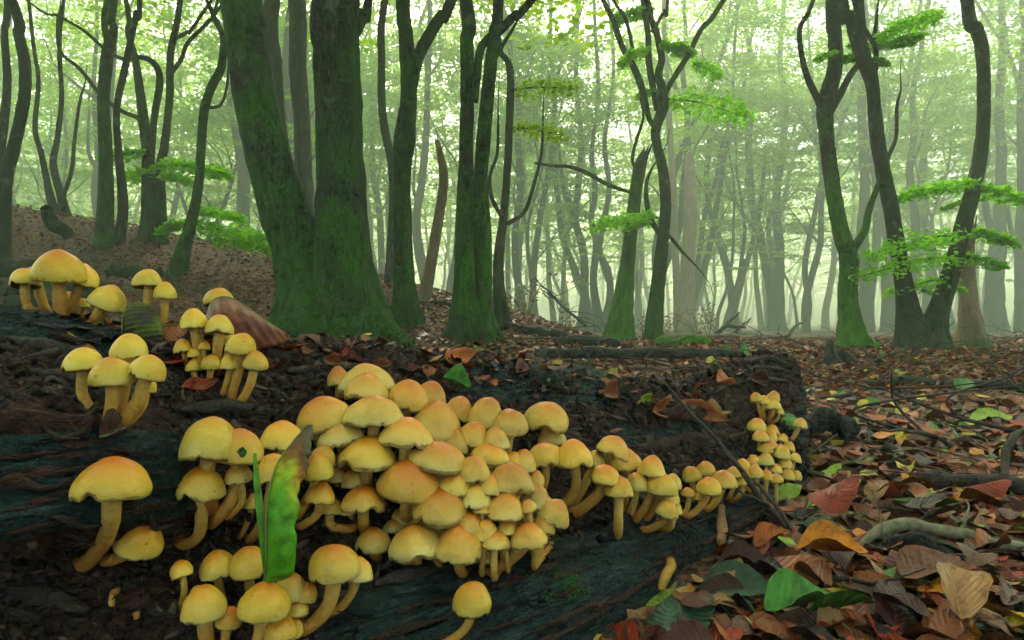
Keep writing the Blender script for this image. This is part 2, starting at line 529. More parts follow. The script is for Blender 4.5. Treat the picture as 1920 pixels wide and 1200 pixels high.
# ------------------------------------------------------------------ the fallen log
# control sections along the log: picture column, then (row, distance) for ridge .. slab, then the foot's distance
SEC = [
 (-330, [(550,.60),(640,.54),(740,.46),(800,.40),(1010,.37),(1060,.44),(1150,.43),(1250,.40),(1400,.36)], .33),
 (-150, [(555,.60),(640,.55),(740,.47),(800,.41),(1010,.38),(1060,.45),(1150,.44),(1250,.42),(1400,.38)], .35),
 (0,    [(572,.62),(650,.57),(740,.49),(800,.43),(1010,.40),(1055,.47),(1130,.46),(1220,.44),(1400,.40)], .37),
 (130,  [(598,.63),(665,.58),(745,.50),(800,.45),(985,.42),(1030,.49),(1110,.48),(1215,.45),(1400,.41)], .38),
 (230,  [(622,.64),(690,.60),(755,.53),(810,.475),(970,.44),(1010,.51),(1085,.495),(1210,.455),(1400,.42)], .39),
 (360,  [(639,.66),(700,.62),(770,.56),(835,.52),(945,.485),(980,.54),(1080,.515),(1210,.46),(1380,.43)], .40),
 (500,  [(643,.71),(710,.66),(790,.61),(860,.575),(940,.55),(990,.56),(1090,.53),(1210,.47),(1340,.44)], .41),
 (700,  [(655,.80),(720,.73),(800,.68),(880,.64),(950,.62),(1010,.60),(1085,.57),(1128,.51),(1280,.46)], .43),
 (820,  [(682,.86),(722,.80),(790,.74),(860,.70),(930,.67),(985,.64),(1050,.61),(1094,.555),(1220,.50)], .46),
 (940,  [(688,.93),(740,.84),(800,.79),(860,.75),(920,.71),(970,.69),(1035,.66),(1062,.605),(1180,.54)], .50),
 (1080, [(697,1.0),(750,.92),(800,.87),(850,.83),(910,.79),(955,.76),(1000,.73),(1018,.68),(1120,.61)], .555),
 (1170, [(722,1.08),(765,1.0),(805,.95),(850,.91),(900,.86),(935,.83),(972,.80),(992,.745),(1075,.67)], .61),
 (1272, [(726,1.25),(770,1.15),(810,1.08),(850,1.02),(890,.97),(920,.93),(950,.90),(969,.85),(1030,.78)], .71),
 (1350, [(695,1.36),(750,1.25),(795,1.17),(835,1.11),(875,1.05),(905,1.01),(930,.98),(950,.93),(995,.86)], .80),
 (1430, [(668,1.43),(730,1.33),(780,1.25),(820,1.19),(860,1.13),(885,1.09),(908,1.06),(924,1.01),(955,.95)], .90),
 (1485, [(676,1.46),(740,1.37),(790,1.30),(830,1.26),(860,1.22),(880,1.19),(893,1.16),(902,1.13),(914,1.10)], 1.07),
 (1520, [(730,1.47),(768,1.41),(800,1.36),(830,1.32),(855,1.28),(870,1.26),(884,1.24),(893,1.22),(901,1.20)], 1.17),
]

def build_log():
    cols = []
    for px, rows, fd in SEC:
        rz, rD = P(px, rows[0][0], rows[0][1])[2], rows[0][1]
        pts = []
        k = (px - 960) / F
        for dd, zz in ((.30, -.03), (.25, rz * .45), (.14, rz - .02), (.06, rz - .002)):
            pts.append(np.array([k * (rD + dd * .4) , rD + dd, zz]))
        for py, D in rows:
            pts.append(P(px, py, D))
        pts.append(np.array([k * fd, fd, -.02]))
        cols.append(np.array(pts))
    # closing end: the broken butt of the log, pulled back and in
    last = cols[-1]; cen = last.mean(0)
    cols.append(cen + (last - cen) * .8 + np.array([.018, .05, -.005]))
    cols.append(cen + (last - cen) * .02 + np.array([.012, .07, -.01]))
    C = np.array(cols)                      # (ncol, nrow, 3)
    pxs = [s[0] for s in SEC] + [1532, 1540]
    nc, nr = 620, 300
    cu = np.interp(np.linspace(0, 1, nc), np.linspace(0, 1, len(pxs)) * 0 + (np.array(pxs) - pxs[0]) / (pxs[-1] - pxs[0]), np.arange(len(pxs)))
    nrow = C.shape[1]
    rowpos = np.array([0, 1, 2, 2.6, 3.2, 4.6, 6.2, 7.6, 9.6, 10.6, 12.0, 12.8, 14.4, 15.8])
    ru = np.interp(np.linspace(0, rowpos[-1], nr), rowpos, np.arange(nrow))
    i = np.minimum(cu.astype(int), len(pxs) - 2); f = cu - i
    A = C[i] * (1 - f)[:, None, None] + C[i + 1] * f[:, None, None]
    j = np.minimum(ru.astype(int), nrow - 2); g = ru - j
    G = A[:, j] * (1 - g)[None, :, None] + A[:, j + 1] * g[None, :, None]      # (nc, nr, 3)
    def smooth(G, axis, n):
        for _ in range(n):
            pad = np.concatenate([np.take(G, [0], axis), G, np.take(G, [-1], axis)], axis)
            sl = [slice(None)] * 3
            a = [slice(None)] * 3; a[axis] = slice(0, -2)
            c = [slice(None)] * 3; c[axis] = slice(2, None)
            G = .25 * pad[tuple(a)] + .5 * G + .25 * pad[tuple(c)]
        return G
    end_keep = G[-14:].copy()
    G = smooth(G, 0, 60); G = smooth(G, 1, 10)
    w = np.linspace(0, 1, 14)[:, None, None]
    G[-14:] = G[-14:] * (1 - w) + end_keep * w
    rs = np.linspace(0, rowpos[-1], nr)[None, :].repeat(nc, 0)     # semantic row
    cx = np.linspace(pxs[0], pxs[-1], nc)[:, None].repeat(nr, 1)    # picture column
    # bark mask: slab, left ledge, ridge lobe, log end
    bark = np.zeros((nc, nr))
    bark = np.maximum(bark, sstep(11.9, 12.7, rs) * sstep(420, 700, cx))
    bark = np.maximum(bark, sstep(7.2, 7.7, rs) * (1 - sstep(9.5, 10.1, rs)) * (1 - sstep(310, 400, cx)))
    bark = np.maximum(bark, sstep(2.0, 2.5, rs) * (1 - sstep(4.0, 4.7, rs)) * (1 - sstep(230, 330, cx)) * .9)
    bark = np.maximum(bark, sstep(2.4, 2.8, rs) * (1 - sstep(4.6, 5.4, rs)) * sstep(820, 900, cx) * (1 - sstep(1130, 1190, cx)) * .75)
    bark = np.maximum(bark, sstep(1490, 1510, cx))
    bark = np.maximum(bark, .62 * sstep(5.4, 6.0, rs) * (1 - sstep(7.2, 7.8, rs)) * sstep(1090, 1150, cx) * (1 - sstep(1320, 1380, cx)))
    du = np.gradient(G, axis=0); dv = np.gradient(G, axis=1)
    N = np.cross(dv, du); N /= np.linalg.norm(N, axis=2)[..., None] + 1e-12
    cenp = np.array([0.2, 1.2, .1])
    if np.mean(N[200, 150:250, 1]) > 0: N = -N
    # displacement: grain-aligned for bark, crumbly for rotten wood
    ca, sa = math.cos(math.radians(-42)), math.sin(math.radians(-42))
    Q = np.stack([G[..., 0] * ca - G[..., 1] * sa, G[..., 0] * sa + G[..., 1] * ca, G[..., 2]], -1)
    big = fbm(G * 9, 4, 11)
    crumb = fbm(G * 55, 5, 21, .62)
    rid = 1 - np.abs(fbm(G * 28, 4, 31)) * 2
    grain = fbm(Q * np.array([9, 70, 70]), 5, 41, .6)
    flake = np.round(fbm(Q * np.array([7, 30, 26]), 3, 45) * 3.2) / 3.2
    rot = 1 - bark
    d = rot * (big * .022 + crumb * .015 + np.clip(rid, -1, 1) * .009 + grain * .007) + bark * (big * .005 + grain * .0075 + flake * .0055 + crumb * .0030)
    d *= .55 + .45 * np.clip((G[..., 1] - .3) / .6, 0, 1)
    G = G + N * d[..., None]
    # dark crack where slab and rotten core part
    crack = np.exp(-((rs - 12.0) / .16) ** 2) * sstep(560, 720, cx) * (1 - sstep(1470, 1500, cx))
    G = G - N * (crack * .010)[..., None]
    return G, bark, rs, cx

LG, LBARK, LRS, LCX = build_log()
nc, nr = LG.shape[:2]
log_thing = thing('fallen_log', 'big rotting log with crumbly brown core and dark teal bark, covered in yellow mushrooms', 'log', (0.25, .9, 0))
def log_part(name, r0, r1):
    sub = LG[:, r0:r1 + 1]; n = r1 - r0 + 1
    v = sub.transpose(1, 0, 2).reshape(-1, 3) - np.array([.25, .9, 0])
    m = mesh_np(name, v, grid_faces(nc, n))
    attr_f(m, 'bark', LBARK[:, r0:r1 + 1].T.ravel())
    return obj(name, m, M['log'], log_thing)
rowv = LRS[0]
cut = int(np.argmin(abs(rowv - 12.0)))
cut0 = int(np.argmin(abs(rowv - 3.2)))
back = log_part('log_back', 0, cut0)
core = log_part('rotten_core', cut0, cut)
slab = log_part('bark_slab', cut, nr - 1)
tag(core, 'crumbly dark brown rotten heartwood', None)
tag(slab, 'dark teal smooth lower side with bark', None)

_v = LG.transpose(1, 0, 2).reshape(-1, 3)
LOG_BVH = BVHTree.FromPolygons([tuple(p) for p in _v], [tuple(q) for q in grid_faces(nc, nr)])
CAM0 = Vector((0, 0, CZ))

def hit_log(px, py, default=None):
    d = Vector(P(px, py, 1.0)) - CAM0
    loc, nor, idx, dist = LOG_BVH.ray_cast(CAM0, d.normalized())
    if loc is None:
        if default is None: return None, None
        loc, nor, idx, dist = LOG_BVH.find_nearest(Vector(P(px, py, default)))
    nor = nor if nor.dot(CAM0 - loc) > 0 else -nor
    return np.array(loc), np.array(nor)

# crumbs of rotten wood lying on and half buried in the core
def crumbs():
    rng = np.random.default_rng(3)
    n = 15000
    ci = rng.integers(30, nc - 12, n * 3); ri = rng.integers(int(cut0 * .8), nr - 30, n * 3)
    keep = (rng.random(n * 3) > LBARK[ci, ri] * 1.02)
    keep &= (fbm(LG[ci, ri] * 14, 3, 77) + rng.random(n * 3) * .7) > .22
    ci, ri = ci[keep][:n], ri[keep][:n]
    base = LG[ci, ri]
    n = len(base)
    D = base[:, 1]
    s = (.0011 + .0034 * rng.random(n) ** 3.0) * (.55 + .9 * np.clip(D - .3, 0, 1.2))
    bv = np.array([[-1,-1,-1],[1,-1,-1],[1,1,-1],[-1,1,-1],[-1,-1,1],[1,-1,1],[1,1,1],[-1,1,1]], float)
    bf = np.array([[0,3,2,1],[4,5,6,7],[0,1,5,4],[1,2,6,5],[2,3,7,6],[3,0,4,7]])
    v = bv[None] * (1 + .55 * rng.uniform(-1, 1, (n, 8, 3)))
    el = np.stack([1 + 2.2 * rng.random(n) ** 2, .5 + .6 * rng.random(n), .35 + .4 * rng.random(n)], -1)
    v *= el[:, None, :] * s[:, None, None]
    a = rng.uniform(0, 6.28, n); b = rng.normal(0, .6, n); c = rng.normal(.5, .5, n)
    def rot(v, ang, ax):
        x, y = (ax + 1) % 3, (ax + 2) % 3
        cs, sn = np.cos(ang)[:, None], np.sin(ang)[:, None]
        o = v.copy(); o[..., x] = v[..., x] * cs - v[..., y] * sn; o[..., y] = v[..., x] * sn + v[..., y] * cs
        return o
    v = rot(rot(rot(v, a, 2), b, 0), c, 1) + base[:, None, :]
    f = bf[None] + (np.arange(n) * 8)[:, None, None]
    m = mesh_np('wood_crumb', v.reshape(-1, 3) - np.array([.25, .9, 0]), f.reshape(-1, 4), False)
    pal = np.array([[.012,.008,.008],[.03,.018,.015],[.055,.032,.025],[.09,.05,.04],[.14,.085,.065],[.02,.02,.022]])
    cc = pal[rng.choice(6, n, p=[.25,.3,.22,.12,.04,.07])] * rng.uniform(.45, 1.0, (n, 1))
    attr_c(m, 'Col', np.repeat(cc, 8, 0))
    o = obj('wood_crumb', m, M['crumb'], log_thing); o['kind'] = 'stuff'
crumbs()

def log_child(name, m, mat):
    o = obj(name, m, mat, log_thing, loc=(-.25, -.9, 0))
    return o

# loose slivers and flakes of wood on the log
def flakes():
    rng = np.random.default_rng(12)
    spots = []
    for _ in range(70):
        px = rng.uniform(20, 1480); 
        top = np.interp(px, [s[0] for s in SEC], [s[1][0][0] for s in SEC])
        lip = np.interp(px, [s[0] for s in SEC], [min(1190, s[1][7][0]) for s in SEC])
        spots.append((px, rng.uniform(top + 15, lip - 8)))
    for px, py in spots:
        p, n = hit_log(px, py)
        if p is None: continue
        L = rng.uniform(.008, .024) * (.15 + p[1] * .9); W = L * rng.uniform(.12, .3); T = L * .07
        a = math.radians(42 + rng.normal(0, 28))
        d = np.array([math.cos(a), math.sin(a), rng.normal(0, .15)]); d -= n * np.dot(d, n) * .8; d /= np.linalg.norm(d)
        s = np.cross(n, d); s /= np.linalg.norm(s)
        k = 5
        t = np.linspace(-1, 1, k)
        w = W * (1 - .6 * t ** 2) * (1 + .4 * rng.uniform(-1, 1, k))
        bend = rng.uniform(.0, .25) * L * t ** 2
        cen = p + n * T * .8 + d * (t * L)[:, None] + n * bend[:, None]
        ring = []
        for sx, sz in ((-1, -1), (1, -1), (1, 1), (-1, 1)):
            ring.append(cen + s * (sx * w)[:, None] + n * (sz * T))
        v = np.stack(ring, 1)
        v = np.concatenate([v[:1] * 0 + cen[0], v, v[:1] * 0 + cen[-1]], 0).reshape(-1, 3)
        log_child('wood_flake', mesh_np('wood_flake', v, grid_faces(4, k + 2, True), False),
                  M['darkwood'] if rng.random() < .8 or p[1] < .75 else M['tansplinter'])
flakes()

# bark plank on the lip, fibres hanging from it, upright splinters
def strip(name, pts, widths, thick, mat, seed=0, lift=.004):
    """an uneven slat through picture points on the log surface"""
    q = []
    for (px, py) in pts:
        p, n = hit_log(px, py, .8); q.append(p + n * lift)
    c = catmull(np.array(q), 26)
    w = np.interp(np.linspace(0, 1, 26), np.linspace(0, 1, len(widths)), widths)
    t, nn, bb = frames(c)
    view = CAM0 - Vector(c.mean(0)); view = np.array(view.normalized())
    side = np.cross(t, view); side /= np.linalg.norm(side, axis=1)[:, None]
    out = np.cross(side, t)
    rng = np.random.default_rng(seed)
    ring = []
    for a in np.linspace(0, 2 * np.pi, 10, endpoint=False):
        ring.append(c + side * (math.cos(a) * w)[:, None] + out * (math.sin(a) * thick))
    v = np.stack(ring, 1)
    v += fbm(v * 90, 3, seed)[..., None] * out[:, None, :] * thick * .9 + fbm(v * 60, 2, seed + 4)[..., None] * side[:, None, :] * (w * .35)[:, None, None]
    v = np.concatenate([np.repeat(c[:1], 10, 0)[None], v, np.repeat(c[-1:], 10, 0)[None]], 0).reshape(-1, 3)
    return log_child(name, mesh_np(name, v, grid_faces(10, 28, True)), mat)

strip('bark_strip', [(1118, 1012), (1150, 1000), (1185, 985), (1222, 972)], [.004, .010, .012, .006], .006, M['blackwood'], 3)
strip('bark_strip', [(1020, 1050), (1060, 1035), (1110, 1022)], [.003, .008, .004], .005, M['blackwood'], 4)
strip('splinter', [(1345, 1042), (1349, 1000), (1356, 958)], [.004, .0075, .004], .003, M['tansplinter'], 5, .008)
strip('splinter', [(1360, 1040), (1364, 1015), (1368, 1002)], [.003, .006, .003], .003, M['lichen'], 6, .006)
strip('bark_strip', [(0, 800), (80, 797), (170, 800)], [.01, .010, .006], .004, M['log'], 7, .003)
for k, pts in enumerate([[(1180, 842), (1250, 835), (1330, 822), (1395, 815)], [(1100, 850), (1140, 846), (1190, 852)], [(1220, 780), (1290, 772), (1345, 778)]]):
    strip('wood_ridge', pts, [.004, .012, .012, .004], .006, M['log'], 20 + k, .003)
for k, pts in enumerate([[(60, 700), (150, 712), (230, 735)], [(20, 640), (90, 655), (190, 670)], [(540, 700), (620, 695), (700, 690)], [(330, 770), (420, 765), (520, 775)],
                         [(430, 560 + 95), (510, 668), (590, 672)], [(20, 1100), (90, 1120), (170, 1150)], [(700, 1100), (760, 1085), (850, 1060)], [(1380, 700), (1430, 690), (1480, 700)],
                         [(1370, 725), (1420, 712), (1470, 715)], [(1400, 680), (1440, 672), (1485, 690)]]):
    strip('wood_ridge', pts, [.003, .008, .003], .005, M['darkwood'], 40 + k, .003)
rngf = np.random.default_rng(5)
for k in range(13):                               # dark rootlets hanging over the slab
    x0, y0 = 1243 + rngf.uniform(0, 40), 985 + rngf.uniform(-5, 6)
    x1, y1 = 1255 + k * 5.2 + rngf.uniform(-9, 9), 1028 + rngf.uniform(-22, 45)
    q = []
    for s in np.linspace(0, 1, 5):
        p, n = hit_log(x0 + (x1 - x0) * s + rngf.normal(0, 3), y0 + (y1 - y0) * s, .8)
        q.append(p + n * (.004 + .004 * math.sin(s * 3.1)))
    c = catmull(np.array(q), 14)
    v, f, t = tube_np(c, np.linspace(.0013, .0005, 14), 5, .2, 200, k)
    log_child('rootlet', mesh_np('rootlet', v, f), M['blackwood'])

# loose fibres standing out of the decayed wood, moss tufts on the slab, leaf scraps along the top
def fibres():
    rng = np.random.default_rng(61)
    n = 4200
    ci = rng.integers(40, nc - 14, n * 2); ri = rng.integers(int(cut0 * .9), nr - 40, n * 2)
    k = rng.random(n * 2) > LBARK[ci, ri] * .9
    ci, ri = ci[k][:n], ri[k][:n]
    b = LG[ci, ri]; n = len(b)
    sc = .35 + .75 * np.clip(b[:, 1], 0, 1.4)
    L = rng.uniform(.006, .020, n) * sc
    a = math.radians(42) + rng.normal(0, .7, n) + np.where(rng.random(n) < .5, math.pi, 0)
    d = np.stack([np.cos(a), np.sin(a), rng.normal(0, .45, n)], -1); d /= np.linalg.norm(d, axis=1)[:, None]
    out = np.stack([rng.normal(0, .4, n), -np.ones(n), rng.normal(.5, .5, n)], -1); out /= np.linalg.norm(out, axis=1)[:, None]
    w = (rng.uniform(.00022, .0006, n) * sc)[:, None]
    s = np.cross(d, out); s /= np.linalg.norm(s, axis=1)[:, None]
    V = []
    for t in (0, .33, .66, 1):
        c = b + d * (L * t)[:, None] + out * (L * (.05 + .30 * math.sin(t * 2.6)))[:, None]
        ww = w * (1 - .6 * t)
        V += [c - s * ww, c + s * ww]
    V = np.stack(V, 1)
    f = np.array([[0, 1, 3, 2], [2, 3, 5, 4], [4, 5, 7, 6]])[None] + (np.arange(n) * 8)[:, None, None]
    m = mesh_np('wood_fibre', V.reshape(-1, 3) - np.array([.25, .9, 0]), f.reshape(-1, 4))
    pal = np.array([[.02, .012, .01], [.05, .03, .024], [.10, .06, .045], [.17, .11, .08], [.012, .012, .014]])
    attr_c(m, 'Col', np.repeat(pal[rng.choice(5, n, p=[.3, .35, .2, .05, .1])], 8, 0))
    o = obj('wood_fibre', m, M['crumb'], log_thing); o['kind'] = 'stuff'
fibres()

def moss():
    rng = np.random.default_rng(62)
    cen = []
    for px, py, rad, k in ((1075, 1105, 22, 420), (1050, 1080, 26, 260), (1000, 1075, 20, 120), (1030, 1120, 18, 90), (1300, 935, 14, 80), (60, 640, 20, 60), (1110, 990, 12, 50), (900, 1100, 20, 50)):
        for _ in range(k):
            p, nn = hit_log(px + rng.normal(0, rad * .5), py + rng.normal(0, rad * .45), .6)
            cen.append(p + nn * rng.uniform(.0, .0025))
    cen = np.array(cen); n = len(cen)
    a = rng.uniform(0, 6.28, n)
    d = np.stack([np.cos(a), np.sin(a), rng.uniform(.1, 1.2, n)], -1); d /= np.linalg.norm(d, axis=1)[:, None]
    s = np.stack([-np.sin(a), np.cos(a), a * 0], -1)
    L = rng.uniform(.0012, .0032, n)[:, None]
    V = np.stack([cen - s * L * .22, cen + s * L * .22, cen + d * L + s * L * .05, cen + d * L - s * L * .05], 1)
    f = (np.arange(n) * 4)[:, None] + np.arange(4)[None]
    m = mesh_np('moss', V.reshape(-1, 3) - np.array([.25, .9, 0]), f, False)
    attr_c(m, 'Col', np.repeat(np.array([.035, .12, .012])[None] * rng.uniform(.4, 1.7, (n, 1)), 4, 0))
    o = obj('moss', m, M['crumb'], log_thing); o['kind'] = 'stuff'
moss()

# long slivers that follow the grain: on the slab, on the ledge and across the rotten core
gr = np.random.default_rng(88)
SX = [s[0] for s in SEC]
def row_y(px, a, b, f):
    ya = np.interp(px, SX, [s[1][a][0] for s in SEC])
    yb = np.interp(px, SX, [(CZ / s[2] * F + 600) if b == 9 else s[1][b][0] for s in SEC])
    return ya + (yb - ya) * f
def grain_sliver(x0, L, a, b, f, w, th, mat, name, lift):
    pts = [(x0 + L * t, row_y(x0 + L * t, a, b, f + gr.normal(0, .012))) for t in (0, .33, .66, 1)]
    pts = [q for q in pts if q[1] < 1230]
    if len(pts) >= 3: strip(name, pts, [w * .3, w, w * gr.uniform(.5, 1), w * .2], th, mat, int(gr.integers(9999)), lift)
for _ in range(34):
    x0 = gr.uniform(620, 1400)
    grain_sliver(x0, gr.uniform(50, 190), 7, 9, gr.uniform(.04, .8), gr.uniform(.0012, .0045), gr.uniform(.0015, .003), M['log'], 'bark_sliver', .0015)
for _ in range(16):
    grain_sliver(gr.uniform(-60, 230), gr.uniform(50, 150), 3, 4, gr.uniform(.05, .95), gr.uniform(.001, .004), gr.uniform(.0012, .0026), M['log'], 'bark_sliver', .0012)
for _ in range(40):
    grain_sliver(gr.uniform(-20, 1330), gr.uniform(40, 130), 0, 7, gr.uniform(.06, .9), gr.uniform(.0015, .005), gr.uniform(.0018, .004), M['darkwood'] if gr.random() < .6 else M['log'], 'wood_ridge', .002)

# ------------------------------------------------------------------ trees
def leaves_np(c, size, rng, tilt=.55, flat_dir=None):
    """one pointed leaf (two triangles) per centre; nearly level, like beech leaves in layered sprays"""
    n = len(c)
    a = rng.uniform(0, 2 * np.pi, n)
    d = np.stack([np.cos(a), np.sin(a), rng.normal(-.15, tilt * .6, n)], -1)
    d /= np.linalg.norm(d, axis=1)[:, None]
    up = np.stack([rng.normal(0, tilt, n), rng.normal(0, tilt, n), np.ones(n)], -1)
    s = np.cross(up, d); s /= np.linalg.norm(s, axis=1)[:, None]
    L = size * rng.uniform(.7, 1.25, n)[:, None]
    v = np.stack([c - d * L * .5, c + s * L * .30 + d * L * .02, c + d * L * .55, c - s * L * .30 + d * L * .02], 1).reshape(-1, 3)
    f = (np.arange(n) * 4)[:, None] + np.arange(4)[None]
    return v, f

def fol_mesh(name, cen, size, rng, tone=None, tilt=.55):
    v, f = leaves_np(cen, size, rng, tilt)
    m = mesh_np(name, v, f, False)
    t = rng.beta(2, 2.2, len(cen)) if tone is None else np.clip(tone + rng.normal(0, .15, len(cen)), 0, 1)
    attr_f(m, 'tone', np.repeat(t, 4))
    return m

def spray_pts(c, length, width, n, rng, az=None, droop=.12):
    """leaf centres of one layered, fan-shaped spray"""
    az = rng.uniform(0, 6.28) if az is None else az
    u = rng.random(n) ** .7
    w = rng.uniform(-1, 1, n) * np.sin(np.clip(u, .05, 1) * 2.6) * width
    # leaves gather along side twigs
    k = np.round(u * 7) / 7 + rng.normal(0, .025, n)
    u = np.where(rng.random(n) < .65, k, u)
    x = u * length; z = -droop * (u * length) ** 2 / max(length, .1) + rng.normal(0, .035, n) * length * .5 - droop * abs(w) * .6
    ca, sa = math.cos(az), math.sin(az)
    return np.stack([c[0] + x * ca - w * sa, c[1] + x * sa + w * ca, c[2] + z], -1)

def tree_tube(pts, rad, seg, seed, flare=0, flare_h=.35, n=None, bumpa=.10, jag=0):
    n = n or max(8, 5 * len(pts))
    c = catmull(pts, n); r = np.maximum(catmull(np.array(rad)[:, None], n)[:, 0], .003)
    L = np.concatenate([[0], np.cumsum(np.linalg.norm(np.diff(c, axis=0), axis=1))])
    c = c + np.stack([fbm(np.stack([L * .9, L * 0 + seed, L * 0], -1), 2, seed + q) for q in range(3)], -1) * (r[:, None] * .18) * (np.arange(n) > 0)[:, None]
    return tube_np(c, r, seg, bumpa, 1.6 / max(rad[0], .03), seed, flare, flare_h, 5, seed * 1.3, jag)

TREE_N = [0]
def hero_tree(label, D, mat, trunks, limbs=(), flare=.9, flare_h=.4, group=None, jag=0, seg=18, crown=None, base_px=None, up=True, cat='tree', name='beech_tree', broken=False):
    """trunks/limbs: lists of (picture x, picture y, width) from the foot up, at distance D"""
    near = D <= 13.2
    D *= HS if near else 1.4
    TREE_N[0] += 1
    seed = TREE_N[0]
    rng = np.random.default_rng(100 + seed)
    bx = base_px if base_px is not None else trunks[0][0][0]
    X = (bx - 960) / F * D
    root = thing(name, label, cat, (X, D, float(zt(X, D))), group)
    rl = np.array(root.location)
    def line(tr, foot):
        pts, rad = [], []
        ph = rng.uniform(0, 6.28)
        for i, (px, py, w) in enumerate(tr):
            d = D * (1 + (.012 * math.sin(ph + i * 1.3) if (i or not foot) else 0))
            p = P(px, py, d)
            if i == 0 and foot: p[2] = float(zt(p[0], p[1])) - .06
            pts.append(p); rad.append(w * d / F / 2)
        if up and not broken and (tr[-1][1] <= 30 or foot):      # the stem goes on above the picture
            d = pts[-1] - pts[-2]; d /= np.linalg.norm(d)
            for s in range(3):
                d = d + np.array([rng.normal(0, .12), rng.normal(0, .12), .35]); d /= np.linalg.norm(d)
                pts.append(pts[-1] + d * (1.1 + .1 * D)); rad.append(rad[-1] * .75)
        elif not broken and not foot:                   # side limbs thin out into a twig
            d = pts[-1] - pts[-2]; L = np.linalg.norm(d); d /= L
            for s in range(3):
                d = d + np.array([rng.normal(0, .22), rng.normal(0, .3), .12]); d /= np.linalg.norm(d)
                pts.append(pts[-1] + d * (.05 + .018 * D)); rad.append(rad[-1] * .55)
        return np.array(pts), rad
    tips = []
    for tr in trunks:
        pts, rad = line(tr, True)
        v, f, t = tree_tube(pts, rad, seg, seed + len(tips) * 7, flare, flare_h, n=max(40, 9 * len(pts)), jag=jag)
        obj('trunk', mesh_np('trunk', v - rl, f), mat, root); tips.append(pts[-1])
    for k, tr in enumerate(limbs):
        pts, rad = line(tr, False)
        v, f, t = tree_tube(pts, rad, max(8, seg // 2), seed + 31 + k)
        obj('limb', mesh_np('limb', v - rl, f), mat, root); tips.append(pts[-1])
    if crown:
        cen = []
        nsp, nl, lo, hi, spread = crown
        if near: lo, hi = lo * .74, hi * .84
        for k in range(int(nsp * (1.5 if near else 2.2))):
            tip = tips[rng.integers(len(tips))]
            c = np.array([tip[0] + rng.normal(0, spread), tip[1] + rng.normal(0, spread), rng.uniform(lo, hi)])
            cen.append(spray_pts(c, rng.uniform(.7, 1.5), .6, nl, rng))
        o = obj('crown', fol_mesh('crown', np.concatenate(cen) - rl, .11, rng), M['fol'], root); o['kind'] = 'stuff'
    return root

def add_sprays(root, specs, D, leaf=.062, mat='fol_near', tone=.6):
    """leafy side branches: (x0, x1, y, rise, n, depth) in picture terms at distance D; twig + leaves"""
    rl = np.array(root.location)
    D *= HS; leaf *= .66
    for k, (x0, x1, y, dy, n) in enumerate(specs):
        n = int(n * 1.5)
        rng = np.random.default_rng(int(x0 * 7 + y * 3))
        a, b = P(x0, y, D), P(x1, y + dy, D * (1 + rng.uniform(-.05, .05)))
        L = np.linalg.norm(b - a)
        u = rng.random(n) ** .85
        side = rng.uniform(-1, 1, n) * (.10 + .28 * np.sin(u * 2.9)) * L
        tw = np.round(u * 9) / 9 + rng.normal(0, .018, n)
        u = np.where(rng.random(n) < .6, tw + .12 * abs(side) / L, u)
        sag = np.sin(u * 3.0) * .03 * L - (u ** 2) * .05 * L - abs(side) * .12
        cen = a[None] * (1 - u)[:, None] + b[None] * u[:, None]
        cen[:, 1] += side; cen[:, 2] += sag + rng.normal(0, .038, n) * L + vnoise(np.stack([u * 9, side * 9 / L, u * 0], -1), k) * .04 * L
        o = obj('leaf_spray', fol_mesh('leaf_spray', cen - rl, leaf, rng, tone, .75), M[mat], root); o['kind'] = 'stuff'
        c = catmull(np.array([a, a * .6 + b * .4 + [0, 0, .02 * L], b - [0, 0, .05 * L]]), 12)
        v, f, t = tube_np(c, np.linspace(.010, .003, 12), 5, .1, 20, k)
        obj('twig', mesh_np('twig', v - rl, f), M['bark_dark'], root)

# --- the mossy double beech
big = hero_tree('massive moss-covered double-trunked beech with spreading root foot behind the log', 7.6, M['bark_moss'],
    [[(598,640,150),(585,560,104),(566,470,92),(540,400,84),(510,300,80),(485,200,77),(466,100,74),(452,0,74)],
     [(640,640,150),(645,580,116),(640,500,102),(636,400,92),(633,300,87),(632,200,85),(632,100,86),(633,0,88)]],
    [[(662,60,26),(680,26,22),(690,0,16)]], flare=1.0, flare_h=.30, seg=36, base_px=620, crown=(40, 90, 4.6, 7.5, 1.6))
def add_root(root, pts, rad, D, mat, seed):
    rl = np.array(root.location)
    q = []
    for px, py, d in pts:
        p = P(px, py, d * HS); q.append(p)
    v, f, t = tree_tube(np.array(q), [r * HS * 1.35 for r in rad], 14, seed, n=26)
    obj('root', mesh_np('root', v - rl, f), mat, root)
add_root(big, [(660,560,7.5),(690,600,7.35),(725,625,7.2),(775,645,7.05)], [.20,.17,.11,.03], 7.5, M['bark_moss'], 3)
add_root(big, [(590,570,7.5),(560,605,7.3),(538,632,7.1),(520,655,7.0)], [.22,.16,.12,.05], 7.5, M['bark_moss'], 4)
add_root(big, [(630,580,7.4),(634,615,7.2),(640,640,7.05),(648,660,6.95)], [.20,.17,.14,.07], 7.5, M['bark_moss'], 5)
add_root(big, [(672,580,7.6),(702,612,7.5),(735,632,7.4),(760,648,7.3)], [.16,.13,.09,.03], 7.5, M['bark_moss'], 6)

